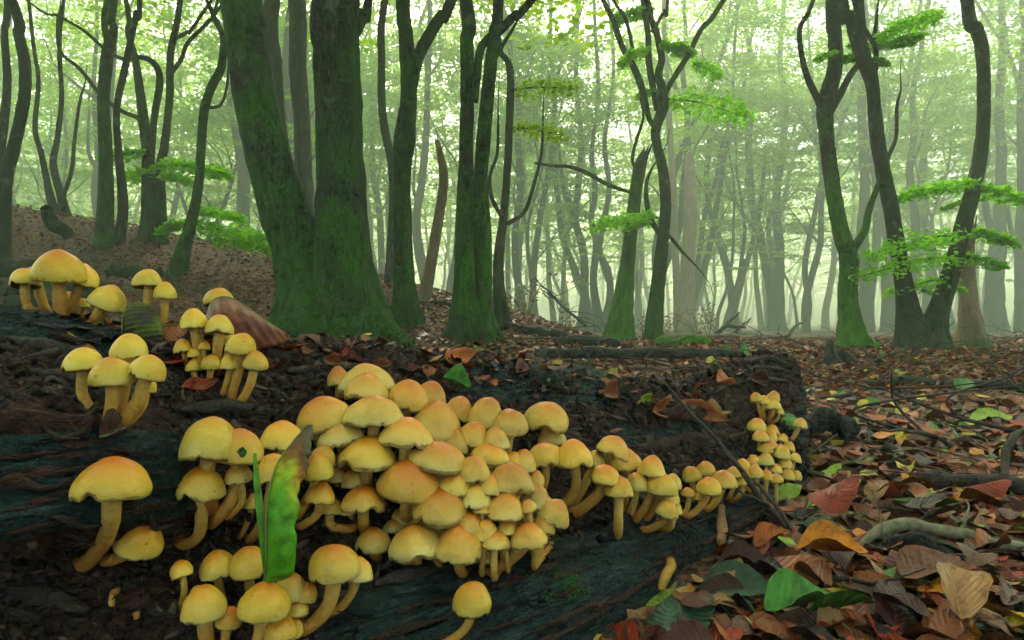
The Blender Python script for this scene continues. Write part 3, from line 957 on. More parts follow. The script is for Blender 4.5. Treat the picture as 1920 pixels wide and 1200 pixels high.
# --- behind and beside it
hero_tree('straight brown trunk standing behind the leaning stem of the double beech', 11.5, M['bark_grey'],
    [[(560,560,34),(540,400,30),(522,240,28),(514,120,28),(511,0,28)]], flare=.3, group=None, crown=(14, 90, 6.5, 9, 1.3))
hero_tree('straight pale brown trunk seen between the two mossy stems', 12.5, M['bark_grey'],
    [[(574,560,30),(572,430,28),(566,280,30),(560,130,31),(558,0,31)]], flare=.3, crown=(14, 90, 7, 9.5, 1.3))
t5 = hero_tree('dark beech with swollen waist forking into two upright limbs right of the double beech', 8.6, M['bark_moss'],
    [[(765,622,46),(758,540,34),(754,440,31),(752,330,31),(756,260,39),(764,190,30),(762,110,28),(757,40,26),(754,0,26)]],
    [[(764,205,24),(780,120,24),(803,70,23),(828,30,22),(846,0,20)]], flare=.7, seg=20, crown=(26, 90, 5.0, 8, 1.4))
hero_tree('thin S-shaped grey trunk left of the swollen beech', 12, M['bark_grey'],
    [[(730,585,18),(733,480,15),(736,330,15),(718,220,15),(716,120,14),(722,0,13)]], flare=.4, crown=(14, 80, 6.5, 9, 1.2))
hero_tree('reddish brown broken leaning trunk beside the swollen beech', 10.5, M['bark_tan'],
    [[(784,608,22),(800,540,19),(817,440,18),(831,340,17),(825,290,13),(818,258,8)]], flare=.4, jag=.15, broken=True)
t8 = hero_tree('dark twin-stemmed beech with mossy bulging foot in the centre of the wood', 7.8, M['bark_moss'],
    [[(878,640,60),(874,560,40),(872,440,34),(874,300,27),(876,180,26),(875,80,25),(873,0,25)],
     [(905,640,52),(902,570,30),(900,470,24),(900,360,25),(908,260,27),(918,140,24),(927,60,22),(934,0,20)]],
    [[(890,190,13),(893,150,15),(902,88,16),(935,58,17),(968,26,16),(1000,-4,15)], [(914,150,8),(928,110,9),(945,80,8),(958,60,6)]],
    flare=1.1, flare_h=.22, seg=24, base_px=890, crown=(26, 90, 4.6, 7.5, 1.4))
hero_tree('slim bright green mossy stem close beside the twin-stemmed beech', 8.6, M['bark_green'],
    [[(914,622,20),(915,540,15),(914,440,14),(908,340,12),(908,250,10),(916,150,8),(925,60,6)]], flare=.5)
t9 = hero_tree('slender pale beech with two curving side limbs', 9.4, M['bark_grey'],
    [[(945,628,28),(936,560,20),(934,490,18),(944,410,15),(951,330,14),(955,240,14),(957,160,14),(953,120,12),(938,96,10),(934,40,8),(940,0,6)]],
    [[(942,408,8),(922,370,8),(919,330,7),(932,290,6),(934,240,5)], [(952,420,9),(985,395,8),(1003,340,7),(1015,290,6),(1018,230,4)]], flare=.5, crown=(14, 80, 4.2, 7, 1.2))
add_sprays(t9, [(960,1060,240,10,260),(955,1080,170,-10,300)], 9.4, .06, 'fol')

# --- centre
t10 = hero_tree('leaning mossy trunk with snapped splintered top and long dead side branch', 12.6, M['bark_green'],
    [[(1158,636,46),(1166,580,36),(1176,500,26),(1184,430,24),(1192,360,23),(1200,310,22),(1210,285,14)]],
    [[(1184,362,6),(1140,346,8),(1100,324,8),(1068,313,7),(1036,311,6),(1004,306,5)], [(1200,330,6),(1186,300,6),(1194,260,6),(1206,220,5),(1200,180,4)]],
    flare=.7, jag=.25, broken=True)
t11 = hero_tree('dark S-curved beech dividing into several limbs above the snapped trunk', 12.2, M['bark_moss'],
    [[(1222,640,28),(1230,570,25),(1240,470,22),(1248,390,20),(1242,320,19),(1230,270,17),(1229,240,18),(1242,200,21),(1240,165,17),(1234,140,15),(1240,110,13),(1232,66,12),(1219,30,11),(1214,0,11)]],
    [[(1232,205,12),(1222,150,13),(1216,110,13),(1215,70,11),(1209,30,11),(1205,0,10)],
     [(1246,180,10),(1258,155,11),(1288,106,11),(1316,53,10),(1354,4,10)],
     [(1230,240,9),(1218,222,10),(1204,165,13),(1188,125,13),(1168,90,11),(1150,40,11),(1135,10,9),(1128,-5,8)],
     [(1188,100,6),(1178,50,7),(1165,20,6),(1150,0,6)], [(1222,60,7),(1246,20,7),(1252,0,6)],
     [(1236,440,9),(1218,404,11),(1211,360,8),(1216,330,6)], [(1244,430,8),(1262,450,7),(1278,470,6),(1293,486,4)]],
    flare=.5, seg=16, crown=(30, 90, 6, 9.5, 1.5))
add_sprays(t11, [(1235,1110,408,8,420),(1225,1170,415,14,160),(1238,1300,85,14,420),(1215,1160,95,20,260),(1250,1400,185,26,620),(1235,1195,172,6,200),(1225,1150,20,12,380),(1300,1350,120,20,200)], 12.2, .075, 'fol_near', .7)
hero_tree('tan bare snag with green mossy lower half behind the S-curved beech', 14.5, M['bark_tan'],
    [[(1288,622,32),(1288,560,27),(1290,480,25),(1294,400,24),(1295,350,22),(1292,300,18),(1296,288,10)]], flare=.3, jag=.4, broken=True)
hero_tree('thin pale forked trunk touching the tan snag', 15.5, M['bark_tan'],
    [[(1272,620,14),(1268,520,13),(1264,420,14),(1262,340,13),(1256,240,11),(1250,120,9),(1245,30,8)]], flare=.3, crown=(12, 80, 8, 11, 1.3))
hero_tree('wide V-forked grey trunk in mist left of the mossy right-hand beech', 21, M['bark_dark'],
    [[(1458,630,30),(1450,570,20),(1436,500,16),(1422,430,15),(1408,360,14),(1404,240,13),(1412,150,12),(1400,60,10),(1396,0,9)],
     [(1460,630,26),(1462,560,18),(1461,470,17),(1456,380,15),(1464,290,13),(1474,200,12),(1462,110,10),(1470,0,9)]],
    [[(1440,520,8),(1418,440,8),(1380,380,7),(1360,330,6),(1352,260,5)]], flare=.4, crown=(26, 90, 6, 12, 2))
hero_tree('leaning hazy beech whose stem opens into a wide fork', 20, M['bark_dark'],
    [[(1378,628,20),(1372,560,14),(1362,500,13),(1346,450,11),(1332,400,10),(1325,320,10),(1336,220,9),(1330,100,8),(1340,0,7)]],
    [[(1376,590,10),(1390,530,11),(1410,460,9),(1424,400,8),(1432,320,7)]], flare=.4, crown=(22, 90, 6, 12, 2))
hero_tree('twisting pair of entwined dark stems left of the snapped trunk', 17, M['bark_dark'],
    [[(1128,626,26),(1118,570,16),(1112,520,14),(1118,460,13),(1108,410,11),(1116,360,11),(1110,280,9),(1122,180,8),(1116,60,7)],
     [(1132,626,22),(1144,560,14),(1140,510,13),(1124,470,12),(1132,420,10),(1142,350,10),(1134,260,8),(1150,150,7),(1144,30,6)]], flare=.4, crown=(22, 90, 6.5, 11, 1.8))
hero_tree('bent dark trunk standing left of the entwined stems', 18, M['bark_dark'],
    [[(1092,624,22),(1096,540,16),(1094,470,15),(1078,410,13),(1084,350,12),(1090,260,10),(1080,150,9),(1086,0,8)]],
    [[(1082,420,7),(1060,370,7),(1052,310,6),(1040,240,5)]], flare=.4, crown=(20, 90, 6, 11, 1.8))

# --- right
r1 = hero_tree('dark beech with bright green mossy foot and three-way fork right of the log end', 9.3, M['bark_green'],
    [[(1606,654,50),(1596,610,35),(1590,550,31),(1592,490,32),(1574,425,28),(1560,340,27),(1551,260,26),(1548,205,31),(1556,170,30),(1567,124,26),(1566,69,25),(1562,0,25)]],
    [[(1544,215,12),(1532,184,13),(1515,148,12),(1503,104,10),(1499,55,9),(1513,27,9),(1526,-4,8)],
     [(1556,212,12),(1572,184,13),(1590,148,12),(1610,118,11),(1628,92,9),(1640,60,8)],
     [(1596,480,12),(1606,455,15),(1621,430,14),(1629,392,12),(1646,348,10),(1664,298,8),(1680,258,7),(1682,200,6)]],
    flare=1.1, flare_h=.22, seg=24, crown=(7, 80, 6.5, 8.5, 1.2))
add_sprays(r1, [(1572,1527,100,8,110),(1572,1600,108,4,110),(1590,1640,85,6,90)], 9.2, .055)
r2 = hero_tree('dark V-shaped beech of two stems from one foot with level leafy branches', 8.9, M['bark_dark'],
    [[(1722,660,66),(1708,600,40),(1698,545,30),(1684,470,26),(1671,395,26),(1654,315,25),(1645,260,25),(1640,206,23),(1635,154,23),(1620,110,27),(1608,69,26),(1592,27,20),(1580,0,19)],
     [(1742,660,66),(1752,605,38),(1766,560,31),(1782,510,29),(1803,424,27),(1826,340,25),(1838,275,23),(1843,192,22),(1840,96,22),(1830,55,22),(1812,0,21)]],
    [[(1612,66,12),(1610,30,14),(1604,-4,14)], [(1634,150,9),(1641,128,10),(1640,88,9),(1622,55,8),(1618,20,6)]],
    flare=.5, flare_h=.3, seg=24, base_px=1732, crown=(7, 80, 6.5, 8.5, 1.2))
add_sprays(r2, [(1835,1690,345,16,620),(1830,1915,352,22,420),(1800,1770,380,10,130),(1812,1635,440,26,560),(1812,1900,430,24,420),(1800,1620,482,24,420),(1800,1880,478,20,260),
                (1790,1668,520,24,240),(1786,1810,538,8,90),(1640,1752,72,-42,420),(1640,1725,88,-20,280),(1636,1665,110,10,120),(1730,1760,545,6,80)], 8.9, .058, 'fol_near', .62)
hero_tree('splintered tan tree stump with peeling bark behind the V-shaped beech', 9.8, M['bark_tan'],
    [[(1820,656,46),(1816,600,32),(1813,540,28),(1815,480,22),(1819,450,14)]], [[(1826,560,6),(1840,600,6),(1846,640,5)], [(1808,480,6),(1820,446,5),(1822,424,3)]], flare=.9, flare_h=.18, jag=.25, broken=True, name='tree_snag', cat='snag')
hero_tree('thick hazy trunk with a tan wound behind the splintered stump', 16, M['bark_dark'],
    [[(1868,630,36),(1866,540,30),(1870,470,28),(1874,400,20),(1878,300,17),(1872,200,15),(1880,100,12),(1876,0,11)]], [[(1868,470,12),(1850,400,12),(1842,330,10)]], flare=.3, crown=(24, 90, 6, 11, 1.8))
hero_tree('forked dark trunk at the misty clearing beyond the leafy V-shaped beech', 15, M['bark_dark'],
    [[(1916,632,22),(1914,540,18),(1912,440,16),(1916,330,14),(1914,200,12),(1920,80,10),(1916,0,9)]], [[(1910,490,8),(1893,420,8),(1886,360,7),(1880,300,6)]], flare=.3, crown=(20, 90, 6, 10, 1.8))
hero_tree('stout hazy trunk right behind the bright mossy foot', 17, M['bark_dark'],
    [[(1622,630,30),(1624,540,25),(1618,440,20),(1622,330,17),(1616,200,14),(1624,80,11),(1620,0,10)]], flare=.3, crown=(20, 90, 6.5, 11, 1.8))
hero_tree('short hazy broken trunk between the right-hand beeches', 18, M['bark_dark'],
    [[(1670,632,32),(1668,570,25),(1664,520,20),(1668,500,12)]], flare=.4, jag=.3, broken=True, name='tree_snag', cat='snag')

# --- left, on the bank
hero_tree('dark leaning trunk rising from the bank beside the fallen poles', 9.2, M['bark_dark'],
    [[(0,420,30),(8,350,24),(24,285,20),(38,225,19),(47,170,19),(46,115,19),(36,66,18),(22,0,17)]], flare=.6, crown=(24, 90, 5, 8, 1.4))
L2 = hero_tree('dark straight-stemmed beech forked near its top on the bank', 10.6, M['bark_moss'],
    [[(195,500,30),(196,440,23),(198,360,22),(196,265,21),(193,185,20),(200,110,21),(206,80,20),(213,50,13),(214,0,12)]],
    [[(204,90,12),(197,55,12),(196,24,11),(202,-4,11)]], flare=.6, crown=(24, 90, 6, 9, 1.5))
hero_tree('thin wavy stem close beside the fork-topped beech on the bank', 10.9, M['bark_dark'],
    [[(218,496,20),(226,430,14),(230,380,15),(222,280,12),(219,205,11),(232,140,12),(242,90,11),(256,24,10),(262,0,9)]], flare=.6, crown=(16, 80, 6, 9, 1.3))
L4 = hero_tree('many-stemmed beech with arching limbs in the middle of the bank', 11.4, M['bark_moss'],
    [[(272,500,28),(276,420,20),(278,350,20),(278,280,20),(270,225,17),(260,150,14),(254,110,12),(240,60,10),(236,0,9)],
     [(298,500,24),(302,400,16),(300,330,17),(310,260,13),(318,180,13),(320,100,12),(332,40,11),(338,0,10)]],
    [[(284,290,13),(290,220,12),(300,150,13),(288,118,11),(262,108,9),(232,112,8),(196,92,7),(160,60,6),(110,30,5),(50,0,4)], [(280,270,9),(262,225,9),(228,208,8),(190,180,8),(150,130,7),(112,95,6),(108,40,5)],
     [(318,140,8),(340,110,8),(352,80,7),(390,40,7),(408,0,6)], [(322,75,8),(350,60,7),(376,30,6)]], flare=.6, base_px=285, crown=(30, 90, 6, 10, 1.6))
add_sprays(L4, [(300,240,320,10,240),(300,420,310,8,420),(305,360,330,8,200),(270,190,285,10,220)], 11.2, .075, 'fol_near', .6)
L5 = hero_tree('dark crooked stem leaning right out of the bank', 9.9, M['bark_moss'],
    [[(330,520,28),(345,470,20),(363,400,17),(373,340,15),(378,260,15),(384,200,16),(398,160,15),(415,125,15),(418,70,11),(408,45,10),(392,10,8),(386,-4,7)]],
    [[(386,202,6),(412,198,6),(424,170,5),(428,130,4)], [(416,64,7),(400,30,7),(420,0,5)]], flare=.5, crown=(20, 90, 5, 8.5, 1.4))
add_sprays(L5, [(374,510,430,12,520),(372,455,395,10,300),(374,300,415,14,260),(400,505,450,10,300),(378,430,318,6,200)], 10.4, .07, 'fol_near', .7)
hero_tree('grey forked trunk standing beyond the bank left of the double beech', 15, M['bark_grey'],
    [[(457,500,30),(457,420,24),(456,350,23),(450,280,18),(440,240,13),(430,200,10),(436,120,8),(430,40,7)]],
    [[(460,350,12),(474,320,11),(482,280,9)], [(446,245,8),(420,220,7),(402,205,6)]], flare=.4, crown=(22, 90, 6, 10, 1.6))
hero_tree('slim twin-forked grey stem behind the fallen poles', 13, M['bark_dark'],
    [[(125,440,16),(115,370,12),(100,310,11),(108,260,9),(116,180,8),(112,90,7),(120,0,6)], [(105,440,14),(90,350,10),(78,290,9),(66,240,8),(72,150,7),(60,60,6)]],
    [[(118,370,7),(134,320,7),(140,260,6),(150,190,5)]], flare=.4, base_px=115, crown=(20, 90, 6, 10, 1.5))
hero_tree('slim bare pole between the leaning trunk and the fork-topped beech', 14, M['bark_dark'],
    [[(182,455,10),(186,360,8),(180,260,8),(176,150,7),(182,40,6)]], flare=.3, crown=(14, 80, 6, 10, 1.4))
hero_tree('dark slanting stem at the very edge of the bank', 11, M['bark_dark'],
    [[(-30,430,24),(-10,330,20),(6,240,15),(14,150,13),(8,60,12),(14,0,11)]], flare=.4, crown=(18, 90, 5, 9, 1.5))

# --- procedural trees that fill the misty wood
def wander(rng, start, d, L, n, wig, lift):
    pts = [np.array(start)]
    d = np.array(d, float); d /= np.linalg.norm(d)
    for i in range(n):
        d = d + rng.normal(0, wig, 3) * np.array([1, 1, .4]) + np.array([0, 0, lift]); d /= np.linalg.norm(d)
        pts.append(pts[-1] + d * L / n)
    return np.array(pts)

def proto_tree(seed, H, r0, stems, mat, low):
    rng = np.random.default_rng(500 + seed)
    root = thing('beech_tree', 'x', 'tree', (0, 0, 0))
    cen = []
    for s in range(stems):
        d0 = np.array([rng.normal(0, .15 if stems > 1 else .05), rng.normal(0, .15 if stems > 1 else .05), 1])
        pts = wander(rng, (rng.normal(0, .1), rng.normal(0, .1), -.1), d0, H * rng.uniform(.85, 1), 12, .13, .13)
        rr = np.linspace(1, .22, 13) * r0 * rng.uniform(.6, .85); 
        v, f, t = tree_tube(pts, list(rr), 8, seed + s, .5, .35, n=40)
        obj('trunk', mesh_np('trunk', v, f), mat, root)
        for b in range(rng.integers(6, 9)):
            k = rng.integers(3, 12)
            az = rng.uniform(0, 6.28)
            L = rng.uniform(1.6, 4.0) * (1.15 - k / 16)
            bp = wander(rng, pts[k], (math.cos(az), math.sin(az), rng.uniform(.7, 1.8)), L, 6, .22, .08)
            v, f, t = tree_tube(bp, list(np.linspace(rr[k] * .5, .012, 7)), 6, seed + b, n=18)
            obj('limb', mesh_np('limb', v, f), mat, root)
            for q in range(7):
                kk = rng.integers(2, 7); c = bp[kk] + rng.normal(0, .3, 3)
                cen.append(spray_pts(c, rng.uniform(.6, 1.5), rng.uniform(.35, .7), 60, rng, az + rng.normal(0, .9), .10))
        for q in range(46):
            z = rng.uniform(low, H)
            k = int(np.clip(z / H * 12, 1, 11)); az = rng.uniform(0, 6.28); rad = rng.uniform(.3, 2.4)
            c = np.array([pts[k][0] + rad * math.cos(az), pts[k][1] + rad * math.sin(az), z])
            cen.append(spray_pts(c, rng.uniform(.8, 1.7), rng.uniform(.4, .8), 70, rng, az, .10))
    o = obj('crown', fol_mesh('crown', np.concatenate(cen), .125, rng), M['fol'], root); o['kind'] = 'stuff'
    return root

def copy_tree(root):
    r = root.copy(); COL.objects.link(r)
    for ch in root.children:
        c = ch.copy(); COL.objects.link(c); c.parent = r
    return r

protos = [proto_tree(1, 13, .20, 1, M['bark_dark'], 4.5), proto_tree(2, 14, .15, 2, M['bark_dark'], 5), proto_tree(3, 12, .22, 1, M['bark_grey'], 3.5),
          proto_tree(4, 15, .17, 2, M['bark_dark'], 5.5), proto_tree(5, 14, .14, 3, M['bark_grey'], 5), proto_tree(6, 11, .10, 1, M['bark_dark'], 2.2), proto_tree(7, 10, .11, 2, M['bark_dark'], 1.6)]
PL = ['slim single dark beech', 'twin-stemmed dark beech', 'single greyish beech', 'tall twin-stemmed beech', 'three-stemmed grey beech', 'young low-branched beech', 'young two-stemmed low-leaved beech']
def where(x, y):
    if y < 5.5: return ' standing in the wood around the viewpoint'
    px = 960 + x / y * F
    how = ' just' if y < 25 else ' well' if y < 46 else ' far'
    for lim, txt in ((90, 'behind the trunk rising by the fallen poles'), (260, 'behind the fork-topped beech on the bank'), (420, 'behind the many-stemmed beech on the bank'), (600, 'behind the leaning stem of the double beech'),
                     (800, 'behind the beech with swollen waist'), (930, 'behind the dark twin-stemmed beech'), (1060, 'behind the slender pale beech'), (1210, 'behind the snapped mossy trunk'), (1330, 'behind the S-curved beech and tan snag'),
                     (1500, 'behind the wide V-forked grey trunk'), (1640, 'behind the beech with mossy foot'), (1780, 'behind the leafy V-shaped beech'), (9999, 'behind the splintered stump')):
        if px < lim: return how + ' ' + txt + ', in mist'
prng = np.random.default_rng(77)
used = [False] * len(protos)
def place(k, x, y):
    r = protos[k] if not used[k] else copy_tree(protos[k])
    used[k] = True
    r.location = (x, y, float(zt(x, y)))
    r.rotation_euler = (0, 0, prng.uniform(0, 6.28))
    s = 1.28 * prng.uniform(.85, 1.12); r.scale = (s, s, s)
    r['label'] = PL[k] + where(x, y); r['group'] = 'beeches in the misty wood'
for D, step in ((18, 420), (24, 240), (30, 180), (37, 150), (45, 125), (55, 110), (69, 100), (85, 95)):
    px = -120 + prng.uniform(0, step)
    while px < 2060:
        d = D * prng.uniform(.92, 1.08)
        left = px < 560
        k = int(prng.choice([5, 6, 6, 0, 2, 4] if left and D < 38 else [0, 1, 2, 3, 4, 1, 3]))
        if not (D < 20 and 1000 < px < 1500):
            place(k, (px - 960) / F * d, d)
        px += step * prng.uniform(.6, 1.4)

for px, D, k in ((95, 21, 5), (400, 23, 5), (520, 24, 6), (800, 24, 2), (60, 26, 4), (300, 27, 0), (1010, 25, 6), (1150, 31, 5), (1340, 27, 6), (1500, 33, 5), (700, 28, 6), (1790, 30, 6)):
    place(k, (px - 960) / F * D, D)
# beeches around and behind the photographer: the same wood goes on there
for x, y in ((-9, -5), (8, -8), (-3, -12), (12.5, 1.0), (13, -7), (-13, 3), (-12, -11), (4, -15), (15, 5), (-16, -2)):
    place(int(prng.choice([0, 1, 3, 4])), x, y)

# the far end of the wood, too far to tell the trees apart
def far_wood():
    rng = np.random.default_rng(404)
    acc = Acc(); cen = []
    for k in range(230):
        y = rng.uniform(95, 152); x = rng.uniform(-1.05, 1.05) * y
        z0 = float(zt(x, y)); H = rng.uniform(14, 18)
        c = wander(rng, (x, y, z0 - .2), (rng.normal(0, .1), 0, 1), H, 5, .12, .1)
        v, f, t = tube_np(c, np.linspace(.28, .10, 6), 5)
        acc.add(v, f)
        for q in range(34):
            cc = np.array([x + rng.normal(0, 2.6), y + rng.normal(0, 2), z0 + (rng.uniform(2.5, H + 1) if q < 20 else rng.uniform(.2, 3.5))])
            cen.append(spray_pts(cc, rng.uniform(1.2, 2.6), 1.2, 12, rng))
    root = thing('distant_wood', 'far-off wood dissolving into the mist behind all the trees', 'wood', (0, 110, 0))
    root['kind'] = 'stuff'
    o = obj('trunks', acc.mesh('trunks'), M['bark_dark'], root, loc=(0, -110, 0)); o['kind'] = 'stuff'
    m = fol_mesh('foliage', np.concatenate(cen), .55, rng)
    o = obj('foliage', m, M['fol'], root, loc=(0, -110, 0)); o['kind'] = 'stuff'
far_wood()

# ------------------------------------------------------------------ mushrooms
# x centre, top, bottom, width, roll(deg), stem foot x, y (0 = hidden behind others), stem width, lemon tint, orange tone, notch(0/1), label key
def G(cx, top, bot, w, roll=0, bx=0, by=0, sw=0, notch=0, lab=None, D=None, mid=None):
    return dict(cx=cx, top=top, bot=bot, w=w, roll=roll, bx=bx, by=by, sw=sw, notch=notch, lab=lab, D=D, mid=mid)

CL = {}
CL['ridge'] = dict(pw=3.0, lemon=.95, tone=.5, group='mushroom clump on the ridge of the log', lab='yellow mushroom in the clump on the ridge of the log', items=[
    G(68, 492, 528, 40, -8, 88, 596, 18, D=.69), G(128, 538, 562, 22, 0, 122, 590, 8, D=.69), G(155, 548, 576, 24, 0, 150, 592, 9, D=.69),
    G(150, 494, 531, 62, 12, 136, 594, 17, D=.675), G(200, 510, 575, 60, 24, 214, 594, 12, D=.675, lab='tall-capped yellow mushroom at the right end of the ridge clump'),
    G(47, 502, 536, 50, -4, 60, 590, 16, 1, D=.665, lab='double-lobed yellow mushroom at the open end of the ridge clump'),
    G(110, 470, 522, 86, 0, 114, 600, 23, 0, D=.655, lab='broadest golden mushroom with thick upright stem on the ridge of the log'),
    G(193, 531, 575, 56, 26, 168, 612, 19, 0, D=.65, lab='round-capped tilted yellow mushroom with slanting stem in the ridge clump'),
    G(278, 505, 537, 51, 0, 280, 600, 14, D=.68, lab='taller of two yellow mushrooms behind the upright green leaf'), G(309, 529, 557, 39, 4, 306, 612, 15, D=.675, lab='shorter of two yellow mushrooms behind the upright green leaf'),
    G(410, 539, 570, 53, -3, 412, 650, 15, D=.72, lab='single yellow mushroom cap peering over the curled brown leaf')])
CL['upper'] = dict(pw=2.7, lemon=.9, tone=.42, group='mushroom tuft beneath the curled brown leaf', lab='small yellow mushroom in the tuft beneath the curled brown leaf', items=[
    G(429, 620, 647, 32, 8, 410, 690, 10), G(383, 633, 655, 22, 0, 384, 690, 9),
    G(364, 577, 614, 51, 0, 374, 690, 17, mid=(368, 640), lab='tallest yellow mushroom of the tuft beneath the curled brown leaf'), G(411, 590, 624, 51, 4, 402, 692, 18),
    G(343, 635, 659, 34, -6, 353, 690, 10), G(363, 651, 668, 22, 0, 364, 690, 8), G(363, 672, 696, 29, 0, 374, 719, 11), G(395, 665, 690, 36, 2, 390, 722, 12, lab='small yellow mushroom with a black spot under the curled brown leaf'),
    G(452, 623, 660, 57, 8, 430, 747, 17, mid=(446, 700)), G(433, 662, 691, 39, 4, 415, 744, 13, mid=(428, 710)), G(478, 655, 690, 44, 6, 438, 762, 16, mid=(468, 725), lab='yellow mushroom with long curved stem at the edge of the upper tuft')])
CL['five'] = dict(pw=2.9, lemon=.9, tone=.4, group='five mushrooms below the ridge', lab='yellow mushroom in the group of five below the ridge', items=[
    G(276, 709, 734, 32, 12, 234, 795, 12, mid=(268, 765), lab='smallest mushroom of the five below the ridge, half hidden behind a curved stem'), G(243, 627, 668, 66, 0, 222, 778, 20, mid=(236, 715), lab='rear upright yellow mushroom of the five below the ridge'),
    G(157, 651, 697, 68, -8, 174, 766, 19, 1, mid=(153, 735), lab='yellow mushroom with hooked stem standing apart in the five below the ridge'),
    G(274, 665, 709, 65, 14, 212, 800, 24, 1, mid=(260, 750), lab='yellow mushroom with torn cap edge and arching stem in the five below the ridge'), G(211, 670, 720, 80, 0, 200, 800, 25, lab='front yellow mushroom with straight stem in the five below the ridge')])
CL['ledge'] = dict(pw=3.2, lemon=.85, tone=.25, group='mushrooms on the teal ledge', lab='lemon mushroom beside the teal ledge', items=[
    G(210, 861, 943, 126, 0, 146, 1048, 33, 1, mid=(204, 1000), lab='largest lemon-yellow mushroom with elbowed stem in front of the teal ledge'),
    G(259, 976, 1041, 80, 24, 190, 1044, 24, 0, mid=(232, 1040), lab='lemon mushroom bowed over to the ground beside the largest one')])
CL['left'] = dict(pw=2.9, lemon=.55, tone=.45, group='tuft around the hanging green leaf', lab='yellow mushroom in the tuft around the hanging green leaf', items=[
    G(448, 870, 906, 50, 0, 420, 968, 13, mid=(455, 940)), G(472, 924, 955, 34, 0, 446, 1006, 12, mid=(466, 975)), G(603, 834, 872, 46, 10, 560, 950, 14),
    G(527, 791, 848, 80, 0, 500, 930, 20, lab='broad orange-topped mushroom behind the tip of the hanging green leaf'), G(447, 808, 872, 84, 6, 385, 978, 25, mid=(438, 930), lab='mushroom with thick curved stem and a scrap of green leaf on its cap'),
    G(512, 845, 908, 68, 0, 463, 1005, 19, mid=(500, 960)), G(392, 784, 867, 105, 0, 396, 955, 28, lab='large dented yellow mushroom at the head of the tuft by the green leaf'),
    G(596, 838, 898, 58, 4, 558, 962, 16, mid=(585, 920)), G(620, 936, 966, 48, 6, 668, 987, 18, mid=(618, 985), lab='mushroom with stem bent sideways below the great heap'),
    G(601, 905, 946, 50, 4, 556, 985, 16, mid=(595, 965)), G(376, 877, 940, 80, 0, 334, 1012, 23, 1, mid=(376, 1000), lab='bell-shaped mushroom with frilled rim and hooked orange foot')])
CL['heap'] = dict(lemon=.12, tone=.55, group='great heap of mushrooms', lab='buff-yellow mushroom packed in the great heap', items=[
    G(630, 870, 905, 40), G(666, 880, 915, 50), G(635, 685, 721, 44, -4, 635, 750, 15, lab='small orange-tipped mushroom at the topmost corner of the great heap'), G(688, 682, 735, 98, 4, lab='broad orange cap at the very top of the great heap'), G(804, 714, 760, 62, 12), G(763, 712, 764, 78, 4),
    G(687, 698, 752, 82, 0), G(858, 735, 785, 56, 14), G(910, 743, 799, 68, 14), G(945, 790, 822, 40, 4, 980, 850, 13), G(957, 768, 812, 66, 8, 981, 852, 13, lab='buff mushroom standing on a thin stem at the upper right of the heap'),
    G(610, 744, 803, 96, -8), G(702, 743, 802, 105, 2, 702, 830, 22), G(815, 753, 824, 98, 12), G(886, 791, 832, 56, 10), G(929, 798, 843, 52, 10),
    G(640, 788, 838, 84, -2), G(761, 786, 844, 100, 4, 755, 880, 24), G(848, 803, 850, 62, 10), G(980, 838, 884, 50, 10), G(960, 845, 880, 40, 8), G(919, 831, 867, 70, 8),
    G(902, 850, 880, 46, 8), G(822, 831, 885, 110, 6), G(688, 821, 885, 112, 0, 700, 925, 24, 1, lab='mushroom with wavy scalloped rim and speckled front in the great heap'), G(888, 856, 902, 62, 6), G(1003, 880, 912, 36, 8),
    G(958, 869, 929, 84, 10), G(852, 884, 929, 67, 4), G(917, 894, 930, 50, 6), G(767, 865, 937, 116, 0, 760, 985, 26, lab='widest buff mushroom with thick stem in the middle of the great heap'), G(1003, 910, 952, 56, 12), G(893, 907, 958, 60, 6),
    G(682, 915, 965, 82, 0, 684, 995, 22, 1, lab='round-edged mushroom with short stout stem at the lower left of the heap'), G(1022, 925, 960, 34, 10), G(824, 916, 982, 108, 2, 800, 1010, 26), G(947, 928, 979, 74, 4), G(990, 938, 960, 32, 0, 985, 985, 12, lab='tiny rusty orange mushroom squeezed into the heap'),
    G(905, 950, 966, 36, 6), G(1036, 936, 985, 62, 24), G(878, 963, 1006, 64, 4), G(949, 977, 1003, 36, 0), G(1018, 963, 1001, 46, 14), G(911, 968, 1014, 46, 6), G(700, 992, 1037, 66, 4, 708, 1046, 20, 1),
    G(928, 998, 1034, 54, 4), G(820, 1020, 1052, 60, 0), G(905, 1035, 1057, 48, 8, 905, 1070, 14), G(778, 989, 1050, 98, 6, 780, 1060, 24, 1, lab='heart-shaped notched mushroom at the bottom of the great heap'), G(860, 989, 1054, 88, 2), G(991, 984, 1030, 68, 2, 912, 1066, 26, mid=(965, 1040), lab='mushroom on a thick slanting orange stem at the lower right of the heap')])
